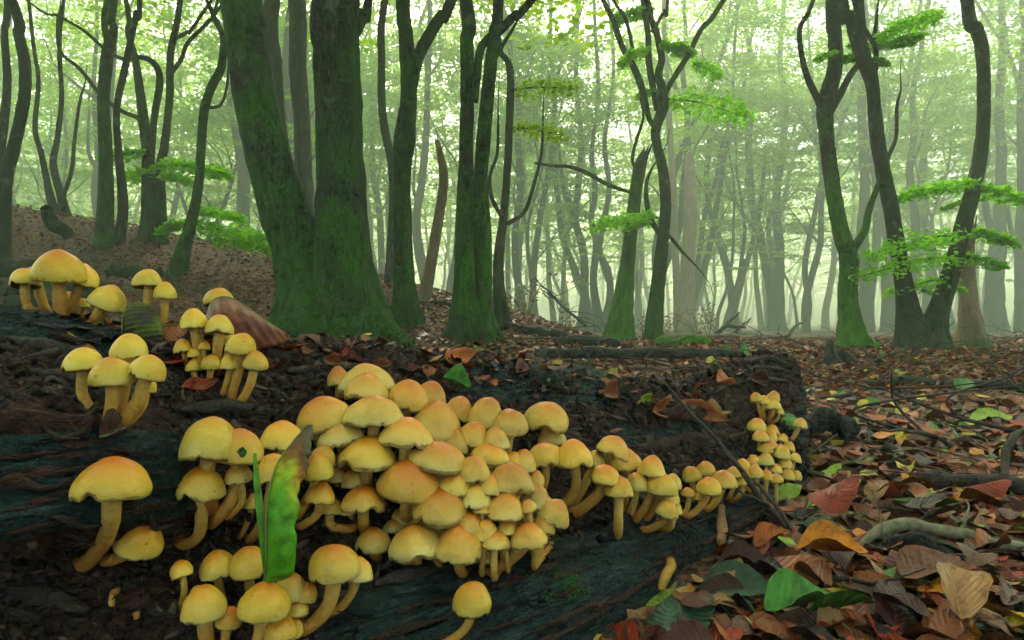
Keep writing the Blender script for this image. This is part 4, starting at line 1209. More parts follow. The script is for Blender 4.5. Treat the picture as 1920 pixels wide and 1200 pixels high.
CL['mid'] = dict(lemon=.35, tone=.55, group='fan of mushrooms along the bark lip', lab='buff-yellow mushroom in the fan along the bark lip', items=[
    G(1035, 803, 836, 52, 0, 1030, 880, 14), G(1024, 755, 804, 88, 6, 1024, 858, 18, 1, lab='mushroom with a notched cap standing above the fan on a straight stem'), G(1024, 832, 877, 72, 0, 1010, 930, 17, 1, mid=(1022, 900)),
    G(1114, 838, 876, 40, 10, 1066, 950, 16, mid=(1098, 905)), G(1172, 842, 886, 68, 2, 1165, 960, 16), G(1222, 854, 897, 52, 2, 1180, 985, 16), G(1076, 826, 878, 70, 4, 1046, 948, 19, 1, mid=(1080, 915), lab='mushroom with long curved stem and gaping rim in the fan'),
    G(1148, 818, 858, 60, 24, 1120, 905, 17, 1, mid=(1138, 880), lab='bright yellow mushroom curling over with its gills showing'), G(1133, 873, 908, 60, 8, 1068, 960, 22, mid=(1125, 925), lab='mushroom with a thick leaning stem in the fan'),
    G(1260, 884, 919, 36, 10, 1240, 960, 12), G(1194, 888, 921, 46, 2, 1172, 980, 15, mid=(1188, 945)), G(1160, 895, 934, 52, 0, 1154, 984, 18, lab='mushroom with an upright straight stem rooted at the bark lip'), G(1241, 890, 931, 60, 4, 1200, 975, 18, mid=(1228, 945)),
    G(1258, 920, 945, 34, 4, 1230, 975, 12), G(1264, 942, 966, 30, 14, 1225, 985, 10), G(1250, 940, 970, 42, 20, 1204, 993, 15, 1, mid=(1246, 975), lab='drooping mushroom overhanging the broken bark strip')])
CL['small'] = dict(lemon=.5, tone=.6, group='small tuft on the bark lip', lab='small golden mushroom in the tuft on the bark lip', items=[
    G(1323, 866, 892, 36, 0, 1318, 930, 11, lab='small golden mushroom with a dark star mark on its cap'), G(1348, 880, 905, 26, 4, 1330, 945, 9), G(1297, 876, 903, 37, -2, 1296, 945, 12), G(1312, 915, 940, 22, 0, 1296, 966, 9), G(1290, 915, 932, 27, -4, 1276, 965, 10, mid=(1290, 950), lab='smallest lowest mushroom of the tuft on the bark lip'),
    G(1357, 883, 919, 51, 2, 1322, 954, 14, mid=(1346, 935)), G(1330, 896, 926, 47, 0, 1283, 968, 13, mid=(1318, 945))])
CL['stack'] = dict(lemon=.45, tone=.75, group='tower of little mushrooms at the log end', lab='little orange-yellow mushroom in the tower at the log end', items=[
    G(1447, 796, 816, 27, 8), G(1419, 785, 809, 36, 0, lab='largest cap on top of the tower of little mushrooms at the log end'), G(1446, 809, 827, 24, 4), G(1466, 809, 830, 22, 12), G(1425, 808, 827, 29, 0, 1419, 850, 8), G(1445, 825, 840, 24, 4), G(1478, 827, 847, 24, 14), G(1435, 830, 849, 30, 0), G(1462, 833, 850, 24, 6),
    G(1466, 837, 860, 32, 6), G(1490, 846, 868, 23, 12), G(1413, 853, 869, 24, 0), G(1393, 860, 880, 27, -4), G(1436, 849, 875, 33, 4), G(1472, 859, 878, 28, 6), G(1412, 864, 880, 22, 0), G(1375, 876, 897, 29, -4, 1362, 940, 9), G(1454, 870, 887, 25, 4),
    G(1397, 877, 895, 22, 0, 1384, 930, 9), G(1417, 873, 896, 30, 0, 1400, 915, 10), G(1437, 880, 899, 23, 2, 1415, 912, 9), G(1492, 880, 900, 22, 14), G(1477, 879, 900, 25, 8), G(1456, 889, 906, 26, 2), G(1390, 895, 911, 25, -4, 1368, 942, 9),
    G(1500, 784, 803, 26, 14, 1482, 824, 9, mid=(1492, 812), lab='lone little mushroom under a green leaf beside the tower')])
CL['top'] = dict(lemon=.6, tone=.7, group='little tuft above the tower', lab='little golden mushroom in the tuft above the tower', items=[
    G(1450, 733, 751, 25, 4, 1437, 792, 7), G(1461, 762, 777, 18, 14, 1442, 795, 6), G(1418, 733, 752, 22, -10, 1430, 790, 7), G(1432, 738, 758, 22, 10, 1434, 790, 7), G(1449, 748, 767, 28, 4, 1438, 793, 7)])
CL['bottom'] = dict(pw=3.0, lemon=.45, tone=.3, group='low tuft at the foot of the log', lab='pale yellow mushroom in the low tuft under the green leaf', items=[
    G(467, 1017, 1084, 67, 0, 474, 1125, 20, lab='orange-topped mushroom at the back of the low tuft beside the leaf stalk'), G(408, 1037, 1087, 65, 0, 420, 1135, 17), G(341, 1053, 1087, 41, -14, 336, 1142, 12, lab='thin-stemmed little mushroom standing apart at the edge of the low tuft'),
    G(671, 1050, 1095, 56, 4, 618, 1150, 18, mid=(655, 1120), lab='mushroom half hidden behind a bigger one with a curved stem by the low tuft'), G(627, 1027, 1091, 95, 2, 556, 1178, 28, mid=(618, 1135), lab='big orange-crowned mushroom with a sweeping curved stem by the low tuft'),
    G(572, 1073, 1130, 42, 14), G(541, 1072, 1131, 60, 12), G(556, 1128, 1159, 44, 4), G(428, 1123, 1179, 46, 4, 420, 1235, 18), G(372, 1098, 1130, 36, -8), G(383, 1095, 1168, 77, 0, 398, 1240, 28, lab='plump pale mushroom at the near edge of the low tuft'), G(548, 1156, 1195, 40, 20), G(525, 1158, 1205, 62, 0, 518, 1260, 24),
    G(495, 1097, 1165, 92, 0, 468, 1250, 28, lab='broad pale mushroom with the leaf stalk resting on its cap'),
    G(886, 1098, 1156, 71, 2, 822, 1206, 17, mid=(876, 1175), lab='lone lemon mushroom leaning out of the lower bark')])

def build_mushroom(it, cl, D, base, idx):
    rng = np.random.default_rng(1000 + idx)
    s = D / F
    R = it['w'] / 2 * s * 1.01
    cyp = it['bot']
    e = math.atan((cyp - 600) / F)
    Hpx = it['bot'] - it['top']
    H = (Hpx * s - R * math.sin(max(e, 0)) * .92) / math.cos(e) - .10 * R
    H = float(np.clip(H, .58 * R, 1.3 * R))
    # rim centre: near rim appears R*sin(e) below the centre
    rimz = it['bot'] - (R * math.sin(max(e, 0)) + .12 * R) / s
    c = P(it['cx'], rimz, D)
    lab = it['lab'] or cl['lab']
    if not it['lab'] and cl['group'] == 'great heap of mushrooms':
        lab = ('broad' if it['w'] >= 80 else 'middle-sized' if it['w'] >= 55 else 'little') + ' ' + lab
    root = thing('mushroom', lab, 'mushroom', tuple(base), cl['group'])
    ns, nr_ = 48, 15
    ph = np.linspace(0, 2 * np.pi, ns, endpoint=False)
    l1, l2, l3 = rng.uniform(0, 6.28, 3)
    lob = 1 + rng.uniform(.02, .075) * np.cos(2 * ph + l1) + rng.uniform(.01, .045) * np.cos(3 * ph + l2) + .012 * np.cos(5 * ph + l3)
    umbo = rng.uniform(0, .06); gx = cl.get('pw', 2.75) ; gx = (1.22 if gx < 2.8 else 1.08) * rng.uniform(.9, 1.12)
    verts, rad = [], []
    notch_az = -math.pi / 2 + rng.uniform(-.75, .75)
    dphi = np.angle(np.exp(1j * (ph - notch_az)))
    nd_ = (rng.uniform(.20, .30) if it['notch'] else rng.choice([0, 0, .06, .10])) * np.exp(-(dphi / rng.uniform(.18, .28)) ** 2)
    for _ in range(rng.integers(0, 3)):                     # slug bites and splits in the rim
        d2 = np.angle(np.exp(1j * (ph - rng.uniform(-2.9, -.2))))
        nd_ = nd_ + rng.uniform(.06, .20) * np.exp(-(d2 / rng.uniform(.05, .11)) ** 2)
    wav = .035 * np.cos(3 * ph + l2) + .022 * np.cos(5 * ph + l1) + .018 * np.cos(8 * ph + l3)
    prof = []
    for q in np.linspace(0, 1, nr_):
        a = q * math.radians(101)
        r = math.sin(a)
        z = math.copysign(abs(math.cos(a)) ** gx, math.cos(a))
        z += umbo * math.exp(-(q / .22) ** 2)
        prof.append((r, z, q))
    for r, z, q in prof:
        rr = R * r * (1 + (lob - 1) * q ** 1.5) * (1 - .13 * nd_ * q ** 3)
        zz = H * z / (1 + umbo) + R * (wav * .5 * q ** 4 + nd_ * q ** 5)
        verts.append(np.stack([rr * np.cos(ph), rr * np.sin(ph), zz], -1)); rad.append(np.full(ns, q))
    zr = R * (wav * .5 + nd_)
    for r, dz, q in ((.965, -.20, 1.0), (.94, -.215, 1.02), (.905, -.17, 1.03), (.89, -.10, 1.03)):
        rr = R * r * lob * (1 - .13 * nd_)
        verts.append(np.stack([rr * np.cos(ph), rr * np.sin(ph), zr + R * dz], -1)); rad.append(np.full(ns, q))
    V = np.stack(verts); 
    dn = vnoise(V / R * 1.6 + rng.uniform(0, 50), idx) * .06 + vnoise(V / R * 3.4 + 9, idx) * .018
    V = V * (1 + dn[..., None] * np.array([1, 1, .8]))
    roll = math.radians(it['roll']); pitch = math.radians(rng.uniform(-9, 9)); roll += math.radians(rng.normal(0, 4))
    rot = Matrix.Rotation(roll, 3, 'Y') @ Matrix.Rotation(pitch, 3, 'X') @ Matrix.Rotation(0, 3, 'Z')
    rot = np.array(rot)
    off = c - np.array(base)
    # rolling lowers one side: keep the cap centred
    Vw = V.reshape(-1, 3) @ rot.T + off
    nrr = len(V)
    top = np.array([[0, 0, H]])
    m = mesh_np('cap', Vw, grid_faces(ns, nrr, True))
    attr_f(m, 'rad', np.concatenate(rad))
    cap = obj('cap', m, M['cap'], root)
    cap['tone'] = float(np.clip(cl['tone'] + rng.normal(0, .30), -.1, 1.2)); cap['val'] = float(rng.uniform(.82, 1.14)); cap['lemon'] = float(np.clip(cl['lemon'] + rng.normal(0, .16), 0, 1))
    # gills: pleated funnel under the cap
    ng = 72
    pg = np.linspace(0, 2 * np.pi, ng, endpoint=False)
    sgn = np.where(np.arange(ng) % 2, 1.0, -1.0)
    zi = np.interp(pg, np.append(ph, 2 * np.pi), np.append(zr, zr[0])); li = np.interp(pg, np.append(ph, 2 * np.pi), np.append(lob * (1 - .13 * nd_), (lob * (1 - .13 * nd_))[0]))
    gv = []
    for r, z, am in ((.91, -.12, .004), (.7, .05, .022), (.45, .13, .022), (.12, .16, .004)):
        k = (r / .93) ** 3
        gv.append(np.stack([R * r * li * np.cos(pg), R * r * li * np.sin(pg), zi * k + R * (z + sgn * am)], -1))
    gm = mesh_np('gills', np.stack(gv).reshape(-1, 3) @ rot.T + off, grid_faces(ng, 4, True))
    obj('gills', gm, M['gill'], cap)
    # stem
    up = rot @ np.array([0, 0, 1.0])
    top_p = off + up * R * .16
    sw = (it['sw'] if it['sw'] else it['w'] * .24) * s / 2
    L = np.linalg.norm(top_p)
    if it['mid']:
        Dm = D * .45 + (base[1]) * .55
        mid = P(it['mid'][0], it['mid'][1], Dm) - np.array(base)
        pts = [np.array([0, 0, 0]) , mid, top_p - up * L * .12, top_p]
        first = mid * .35 + np.array([0, 0.0, -.12 * L])
        pts = [np.array([0, .004, 0]), first * .7, mid, top_p * .93 + mid * .07 - up * .0, top_p]
        pts = [pts[0], pts[1], pts[2], pts[4]]
    else:
        mid = top_p - up * L * .5
        pts = [np.array([0, .004, -.002]), mid * .45 + np.array([0, 0, -.02 * L]), mid * .75 + top_p * .2, top_p]
    c2 = catmull(np.array(pts), 18)
    # keep the stem in front of the wood, except for its rooted foot
    for q in range(4, 17):
        w = Vector(c2[q] + np.array(base)); d = w - CAM0; dist = d.length
        hit = LOG_BVH.ray_cast(CAM0, d.normalized())[3]
        if hit is not None and hit - sw * .9 < dist:
            c2[q] = np.array(CAM0 + d * ((hit - sw * .9) / dist)) - np.array(base)
    for _ in range(3):
        c2[1:-1] = .25 * c2[:-2] + .5 * c2[1:-1] + .25 * c2[2:]
    rs_ = sw * np.interp(np.linspace(0, 1, 18), [0, .15, .5, 1], [1.12, 1.0, .95, 1.05])
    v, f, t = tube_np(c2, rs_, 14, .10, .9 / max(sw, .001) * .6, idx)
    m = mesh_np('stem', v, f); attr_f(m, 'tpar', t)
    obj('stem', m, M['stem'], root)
    return c, R, H

# more caps crowding the gaps of the heap, set further back among the others
hr = np.random.default_rng(17)
fill = []
for cx, top, w in ((662, 760, 50), (735, 770, 46), (790, 790, 50), (838, 770, 44), (872, 800, 40), (640, 850, 46), (720, 850, 44), (745, 905, 50), (796, 862, 44), (842, 870, 44), (876, 880, 38), (905, 870, 36), (938, 860, 38), (985, 862, 38),
                   (868, 925, 40), (906, 925, 36), (940, 912, 40), (975, 925, 36), (1000, 940, 34), (1012, 945, 32), (930, 955, 38), (968, 965, 36), (848, 945, 44), (760, 955, 50), (805, 975, 50), (850, 975, 44), (886, 985, 40), (960, 1005, 36), (985, 1000, 34), (740, 975, 44),
                   (612, 850, 40), (655, 940, 40), (590, 800, 46)):
    h = w * hr.uniform(.5, .62)
    fill.append(G(cx + hr.uniform(-4, 4), top, top + h, w, hr.uniform(-4, 14)))
CL['heap']['items'] = fill + CL['heap']['items']

idx = 0
CAPS = []
for key, cl in CL.items():
    placed = []
    order = cl['items'] if key in ('ridge',) else cl['items']
    for it in order:
        idx += 1
        hid = not it['by']
        if hid:
            h = it['bot'] - it['top']
            it['bx'] = it['cx'] + (10 if key == 'heap' else 0); it['by'] = it['bot'] + h * .35
        p, n = hit_log(it['bx'], it['by'], it['D'] or .7)
        if it['D']: p = np.array(LOG_BVH.find_nearest(Vector(P(it['bx'], it['by'], it['D'])))[0]); 
        Db = p[1]
        R = it['w'] / 2 * Db / F
        if it['D']:
            D = it['D']
        else:
            D = Db - (.55 * R if hid else .25 * R)
            pc, _ = hit_log(it['cx'], (it['top'] + it['bot']) / 2)
            if pc is not None: D = min(D, pc[1] - .45 * R)
        for (c2, t2, b2, w2, D2) in placed:
            dx = abs(c2 - it['cx']); ox = (w2 + it['w']) / 2 - dx
            oy = min(b2, it['bot']) - max(t2, it['top'])
            if ox > 0 and oy > 0:
                fx = min(1, ox / min(w2, it['w'])); fy = min(1, oy / min(b2 - t2, it['bot'] - it['top']))
                need = (.30 + .5 * fy) * fx * (w2 + it['w']) / 4 * D2 / F
                D = min(D, D2 - need)
        D = max(D, Db - .11)
        placed.append((it['cx'], it['top'], it['bot'], it['w'], D))
        c, R, H = build_mushroom(it, cl, D, p, idx)
        CAPS.append((c, R, H))

# two stub-like young fruit bodies
def stub(label, pts, w, seed):
    q = []
    for px, py, lift in pts:
        p, n = hit_log(px, py, .6); q.append(p + n * lift)
    base = q[0]
    root = thing('mushroom_stub', label, 'mushroom', tuple(base))
    c = catmull(np.array(q) - base, 16)
    s = w / 2 * base[1] / F
    v, f, t = tube_np(c, s * np.interp(np.linspace(0, 1, 16), [0, .3, .7, .95, 1], [.8, 1, 1.05, .9, .5]), 14, .12, 120, seed)
    m = mesh_np('stem', v, f); attr_f(m, 'tpar', .25 + .45 * (1 - t)); obj('stem', m, M['stem'], root)
    c3 = np.array([c[-3], c[-1]]); v, f, t = tube_np(catmull(c3, 6), s * np.array([.9, 1.06, 1.08, .95, .7, .3]), 14, .1, 150, seed + 1)
    m = mesh_np('cap', v, f); attr_f(m, 'tpar', t * .3); obj('cap', m, M['stem'], root)
stub('orange finger-like mushroom bud growing from the dark bark below the lip', [(1238, 1108, 0), (1241, 1085, .006), (1244, 1060, .010), (1239, 1046, .010)], 19, 1)
stub('tiny orange mushroom bud in the dark hollow under the teal ledge', [(208, 1138, 0), (212, 1122, .004), (218, 1106, .006)], 13, 2)
stub('tiny orange bud low in the dark crumbly wood', [(256, 1160, 0), (260, 1153, .004), (264, 1146, .005)], 11, 3)

# ------------------------------------------------------------------ fallen leaves
def leaf_shape(nu, nv, W, curl, fold, wav, seed):
    """unit-length leaf along +X, base at the origin; returns verts, faces, along, across"""
    rng = np.random.default_rng(seed)
    t = np.linspace(0, 1, nu); t = .5 * t + .5 * (.5 - .5 * np.cos(np.pi * t)); a = np.linspace(-1, 1, nv)
    T, A = np.meshgrid(t, a, indexing='ij')
    w = W * np.sin(np.pi * np.clip(T, .0, 1) ** .85) ** .75 * (1 - .12 * T)
    Y = A * w * (1 + .05 * np.sin(T * 38) * abs(A))
    X = T.copy()
    Z = fold * abs(A) * w * 1.6 + curl[0] * (T - .5) ** 2 * 2 + curl[1] * A * T * w * 2 + wav * np.sin(T * 9 + A * 2 + seed) * abs(A) * .5 + curl[2] * (A * w) ** 2 * 6
    v = np.stack([X, Y, Z], -1).reshape(-1, 3)
    u, q = np.meshgrid(np.arange(nv - 1), np.arange(nu - 1))
    f = np.stack([q * nv + u, q * nv + u + 1, (q + 1) * nv + u + 1, (q + 1) * nv + u], -1).reshape(-1, 4)
    return v, f, T.ravel(), A.ravel()

lr = np.random.default_rng(31)
LEAF_M = []
for k in range(14):
    v, f, lu, lv = leaf_shape(13, 3, lr.uniform(.27, .36), (lr.uniform(-.12, .20), lr.normal(0, .18), lr.uniform(-.5, .9)), lr.uniform(-.10, .14), lr.uniform(.01, .07), k)
    # add a stalk as a thin sliver
    n = len(v)
    st = np.array([[0, .008, 0], [0, -.008, 0], [-.16, -.005, .02], [-.16, .005, .02]])
    v = np.concatenate([v, st]); f = np.concatenate([f, [[n, n + 1, n + 2, n + 3]]])
    m = mesh_np('leaf', v, f)
    attr_f(m, 'lu', np.concatenate([lu, [0] * 4])); attr_f(m, 'lv', np.concatenate([lv, [0] * 4]))
    m.materials.append(M['leaf'])
    LEAF_M.append(m)

TINT = {'copper': (.20, .050, .014), 'red': (.27, .030, .010), 'wine': (.075, .018, .014), 'tan': (.34, .16, .06), 'orange': (.50, .16, .010), 'yellow': (.52, .36, .03),
        'green': (.06, .19, .022), 'teal': (.04, .085, .045), 'dark': (.03, .02, .018), 'rust': (.33, .075, .012), 'lime': (.24, .34, .02), 'grey': (.14, .065, .04)}
WORD = {'copper': 'copper-brown', 'red': 'deep red', 'wine': 'dark wine-coloured', 'tan': 'pale tan', 'orange': 'orange', 'yellow': 'bright yellow', 'green': 'fresh green',
        'teal': 'dull teal-green', 'dark': 'blackened', 'rust': 'rust-red', 'lime': 'yellow-green', 'grey': 'grey-brown'}
def leaf(loc, L, yaw, pitch, roll, tint, label, group=None, k=None, name='fallen_leaf'):
    k = int(lr.integers(len(LEAF_M))) if k is None else k
    o = bpy.data.objects.new(name, LEAF_M[k]); COL.objects.link(o)
    o.location = loc; o.rotation_euler = (roll, pitch, yaw); o.scale = (L, L, L)
    c = np.array(TINT[tint]) * lr.uniform(.6, 1.15)
    o['tint'] = [float(x) for x in c]
    return tag(o, label, 'leaf', group)

foot_px = np.array([s[0] for s in SEC]); foot_D = np.array([s[2] for s in SEC])
foot_xy = np.stack([(foot_px - 960) / F * foot_D, foot_D], -1)
def beside_log(x, y, margin=0.0):
    """True right of / in front of the log foot line or beyond the log's end"""
    fx = np.interp(y, foot_xy[:, 1], foot_xy[:, 0])
    return (x > fx + margin) | (y > 1.95)

def gpt(px, py):
    D = 1.0
    for _ in range(30):
        p = P(px, py, D); z = float(zt(p[0], p[1]))
        D = max(.2, D * (1 + .6 * ((CZ - z) / max(CZ - p[2], 1e-3) - 1)))
    p = P(px, py, D); p[2] = float(zt(p[0], p[1])); return p

# the ones that stand out, by their place on the ground
hero = [  # px, py, length m, yaw deg, pitch deg, roll deg, tint, lift, label
 (1560,1085,.075,-28,-6,16,'orange',.030,'large orange-yellow leaf with dark blotched veins lying on top of the litter'),
 (1375,1135,.058,52,-30,30,'tan',.014,'tan leaf standing on edge against the foot of the log'),
 (1790,1190,.075,62,-22,10,'tan',.030,'big smooth tan leaf with a raised midrib among dark red leaves'),
 (1715,968,.075,8,-6,-14,'green',.028,'pointed fresh green leaf with a long stalk lying on brown leaves'),
 (1480,965,.052,15,-20,20,'lime',.030,'crinkled yellow-green leaf near the end of the log'),
 (1570,985,.085,10,-24,30,'red',.032,'large deep red leaf curled upright behind the crinkled yellow-green one'),
 (1500,1185,.075,12,-6,12,'green',.022,'glossy green leaf with a yellowed edge at the foot of the litter'),
 (1580,1195,.060,-10,-16,-20,'green',.020,'folded bright green leaf next to the glossy green one'),
 (1380,1140,.075,-22,-10,18,'teal',.016,'ribbed grey-green leaf lying below the tan upright leaf'),
 (1490,1110,.085,-12,-10,24,'copper',.018,'long copper leaf under the orange-yellow one'),
 (1400,1110,.070,-30,-8,10,'wine',.018,'dark plum leaf lying between tan and copper leaves'),
 (1750,1120,.085,20,-8,-10,'copper',.024,'broad copper leaf curved over the litter beyond the dark branch'),
 (1680,1175,.08,60,-14,14,'wine',.016,'dark wine leaf beneath the smooth tan leaf'),
 (1780,1145,.06,-22,-12,0,'orange',.020,'shiny orange leaf edge tucked under copper leaves'),
 (1650,960,.055,40,-30,-16,'tan',.022,'curled pale tan leaf standing by the lichen-covered branch'),
 (1640,1000,.05,0,-12,14,'tan',.020,'cream-tan crumpled leaf beside the start of the lichen branch'),
 (1850,940,.08,-8,-12,10,'red',.022,'ribbed brick-red leaf behind the lichen-covered branch'),
 (1690,1040,.075,-20,-10,8,'green',.010,'dark green leaf arched beside the dark branch end'),
 (1560,895,.05,22,-14,8,'lime',.012,'lime leaf by the thin upright twig'),
 (1620,880,.05,10,-10,12,'green',.012,'green leaf with orange patches in the middle of the litter'),
 (1660,835,.055,-18,-18,12,'orange',.012,'orange leaf half folded beside a yellow leaf'),
 (1695,840,.05,30,-22,10,'yellow',.012,'plain yellow leaf standing on edge in the litter'),
 (1640,770,.07,4,-6,2,'green',.010,'flat fresh green leaf lying far out in the litter'),
 (1620,772,.05,40,-26,10,'yellow',.012,'small yellow leaf touching the flat fresh green one'),
 (1700,715,.06,0,-20,4,'yellow',.012,'pale yellow leaf standing at the dark stick'),
 (1810,738,.08,30,-26,10,'green',.012,'green leaf tilted on edge near the dark stick'),
 (1860,800,.09,-4,-6,0,'lime',.012,'long olive leaf lying level in the litter'),
 (1335,700,.075,70,-46,10,'yellow',.010,'yellow-green leaf upright on the back of the log'),
 (1362,672,.07,80,-55,0,'green',.010,'round green leaf sprouting behind the log'),
 (1395,672,.075,95,-55,0,'green',.010,'second round green leaf sprouting behind the log'),
 (1830,900,.05,-30,-10,10,'rust',.012,'rust-red leaf lying beside the dark plank'),
 (1290,1190,.070,30,-12,10,'teal',.010,'dull green leaf at the very foot of the log'),
 (1250,1198,.06,70,-12,10,'teal',.016,'bluish green leaf crumpled against the log foot'),
 (1450,1060,.05,10,-20,20,'rust',.024,'small rust-red leaf beside the fork of the long twig'),
]
for px, py, L, yaw, pit, rol, tint, lift, lab in hero:
    p = gpt(px, py)
    if p[1] > 1.6: L *= 1.25
    d = np.array([math.cos(math.radians(yaw)), math.sin(math.radians(yaw)), 0]) * L * .5
    pz = math.sin(math.radians(-pit)) * L * .0
    leaf(tuple(p - d + [0, 0, lift * .8 + .004]), L, math.radians(yaw), math.radians(pit), math.radians(rol), tint, lab)

# individual leaves of the litter, nearest first
names = ['copper', 'red', 'wine', 'tan', 'orange', 'yellow', 'green', 'teal', 'dark', 'rust', 'lime', 'grey']
prob = np.array([.26, .17, .15, .075, .055, .045, .035, .012, .06, .115, .025, .03]); prob /= prob.sum()
def scatter(n, ymin, ymax, rng, power):
    out = []
    while len(out) < n:
        px = rng.uniform(1120, 1990); y = ymin + (ymax - ymin) * rng.random() ** power
        x = (px - 960) / F * y
        if beside_log(x, y, .035): out.append((x, y))
    return np.array(out)
pts = scatter(235, .56, 2.3, lr, 1.15)
for x, y in pts:
    t = str(lr.choice(names, p=prob))
    L = lr.uniform(.036, .060)
    leaf((x, y, float(zt(x, y)) + lr.uniform(.008, .026)), L, lr.uniform(0, 6.28), lr.normal(-.08, .17), lr.normal(0, .20), t,
         WORD[t] + ' fallen beech leaf, one of many in the loose litter beside the log', WORD[t] + ' leaves in the litter')

def litter(name, cen, size, rng, nu, nv, up, cols, tiltn=.20):
    n = len(cen)
    V, Fc, C, U, A = [], [], [], [], []
    shp = [leaf_shape(nu, nv, rng.uniform(.26, .36), (rng.uniform(-.1, .18), rng.normal(0, .18), rng.uniform(-.4, .7)), rng.uniform(-.08, .12), rng.uniform(.01, .06), k) for k in range(8)]
    which = rng.integers(8, size=n)
    off = 0
    for k in range(8):
        sel = np.where(which == k)[0]
        if not len(sel): continue
        v, f, lu, lv = shp[k]
        m = len(sel)
        L = size[sel][:, None, None]
        yaw = rng.uniform(0, 6.28, m); pit = rng.normal(-.1, tiltn, m); rol = rng.normal(0, tiltn, m)
        x, y, z = v[:, 0][None] - .5, v[:, 1][None], v[:, 2][None]
        y, z = y * np.cos(rol)[:, None] - z * np.sin(rol)[:, None], y * np.sin(rol)[:, None] + z * np.cos(rol)[:, None]
        x, z = x * np.cos(pit)[:, None] + z * np.sin(pit)[:, None], -x * np.sin(pit)[:, None] + z * np.cos(pit)[:, None]
        x, y = x * np.cos(yaw)[:, None] - y * np.sin(yaw)[:, None], x * np.sin(yaw)[:, None] + y * np.cos(yaw)[:, None]
        w = np.stack([x, y, z], -1) * L + cen[sel][:, None, :]
        V.append(w.reshape(-1, 3)); Fc.append((f[None] + (np.arange(m) * len(v))[:, None, None] + off).reshape(-1, 4)); off += m * len(v)
        C.append(np.repeat(cols[sel], len(v), 0)); U.append(np.tile(lu, m)); A.append(np.tile(lv, m))
    m = mesh_np(name, np.concatenate(V), np.concatenate(Fc))
    attr_c(m, 'Col', np.concatenate(C)); attr_f(m, 'lu', np.concatenate(U)); attr_f(m, 'lv', np.concatenate(A))
    o = obj(name, m, M['litter'])
    return o
rng = np.random.default_rng(91)
pal = np.array([TINT[k] for k in names])
def cols_for(n, p, rng): return pal[rng.choice(len(names), n, p=p)] * rng.uniform(.3, 1.2, (n, 1))
# near: right of and behind the log
n = 16000
y = .50 + 7.0 * rng.random(n * 3) ** 1.9; px = rng.uniform(520, 2650, n * 3); x = (px - 960) / F * y
k = beside_log(x, y, .02) & ~((px < 1150) & (y < 1.5))
x, y = x[k][:n], y[k][:n]
cen = np.stack([x, y, zt(x, y) + rng.uniform(.0, .014, len(x))], -1)
o = litter('leaf_litter', cen, rng.uniform(.034, .062, len(x)) * (1 + .06 * y), rng, 8, 3, 0, cols_for(len(x), prob, rng))
tag(o, 'mixed brown, red and wine-dark leaf litter carpeting the ground beside the log', 'leaf litter', kind='stuff')
# far plain and bank
n = 78000
y = 2.6 + 12 * rng.random(n) ** 1.2; px = rng.uniform(-450, 2500, n); x = (px - 960) / F * y
p2 = np.array([.42, .13, .12, .10, .02, .01, .0, .0, .06, .12, .0, .02]); p2 /= p2.sum()
cen = np.stack([x, y, zt(x, y) + rng.uniform(.0, .02, n)], -1)
o = litter('leaf_litter', cen, rng.uniform(.018, .034, n) * (1 + .05 * y), rng, 3, 3, 0, cols_for(n, p2, rng) * 1.25)
o.data.materials.clear(); o.data.materials.append(M['dry'])
tag(o, 'dry brown leaf carpet on the far plain and the bank', 'leaf litter', kind='stuff')

# scraps of leaf caught along the top of the log
rows_top = np.where((rowv > 2.0) & (rowv < 4.4))[0]
ci = rng.integers(150, nc - 20, 420); ri = rows_top[rng.integers(len(rows_top), size=420)]
cen = LG[ci, ri] + np.array([0, 0, .003])
o = litter('leaf_scrap', cen - np.array([.25, .9, 0]), rng.uniform(.010, .032, 420), rng, 5, 3, 0, cols_for(420, prob, rng), .35)
o.parent = log_thing; o['kind'] = 'stuff'

# ------------------------------------------------------------------ leaves lying on the log
def log_leaf(px, py, D, L, W, tint, label, up, seed, curl=(.1, .2, .8), fold=.2, wav=.05, tip=None, nu=16, nv=9, mat=None):
    """a modelled leaf from foot (px,py,D) to tip (px,py,D) whose blade faces the camera-side vector up"""
    a = P(px, py, D); b = P(*tip)
    v, f, lu, lv = leaf_shape(nu, nv, W, curl, fold, wav, seed)
    d = b - a; Ln = np.linalg.norm(d); d /= Ln
    n = np.array(up, float); n -= d * np.dot(n, d); n /= np.linalg.norm(n)
    s = np.cross(n, d)
    root = thing('fallen_leaf', label, 'leaf', tuple(a))
    w = (v[:, :1] * d + v[:, 1:2] * s + v[:, 2:] * n) * Ln
    m = mesh_np('blade', w, f)
    attr_f(m, 'lu', lu); attr_f(m, 'lv', lv)
    return root, m, w, f, lu, lv, d, s, n, Ln

def leaf_mesh_thing(args, tint, cols=None, stalk=None):
    root, m, w, f, lu, lv, d, s, n, Ln = args
    c = np.tile(np.array(TINT[tint]), (len(w), 1)) if cols is None else cols(lu, lv)
    attr_c(m, 'Col', c)
    bl = obj('blade', m, M['litter'], root)
    sol = bl.modifiers.new('thick', 'SOLIDIFY'); sol.thickness = .0006
    if stalk is not None:
        cc = catmull(np.array(stalk) - np.array(root.location), 10)
        v, ff, t = tube_np(cc, np.linspace(.0011, .0014, 10), 6, .1, 100, 1)
        obj('stalk', mesh_np('stalk', v, ff), M['stalk'], root)
    ribs = np.where(abs(lv) < .01)[0]
    cc = w[ribs] - 0 * n + n * .0006
    v, ff, t = tube_np(catmull(cc, 20), np.linspace(.0011, .0003, 20), 6, .0, 1, 1)
    obj('midrib', mesh_np('midrib', v, ff), M['stalk'], root)
    return root

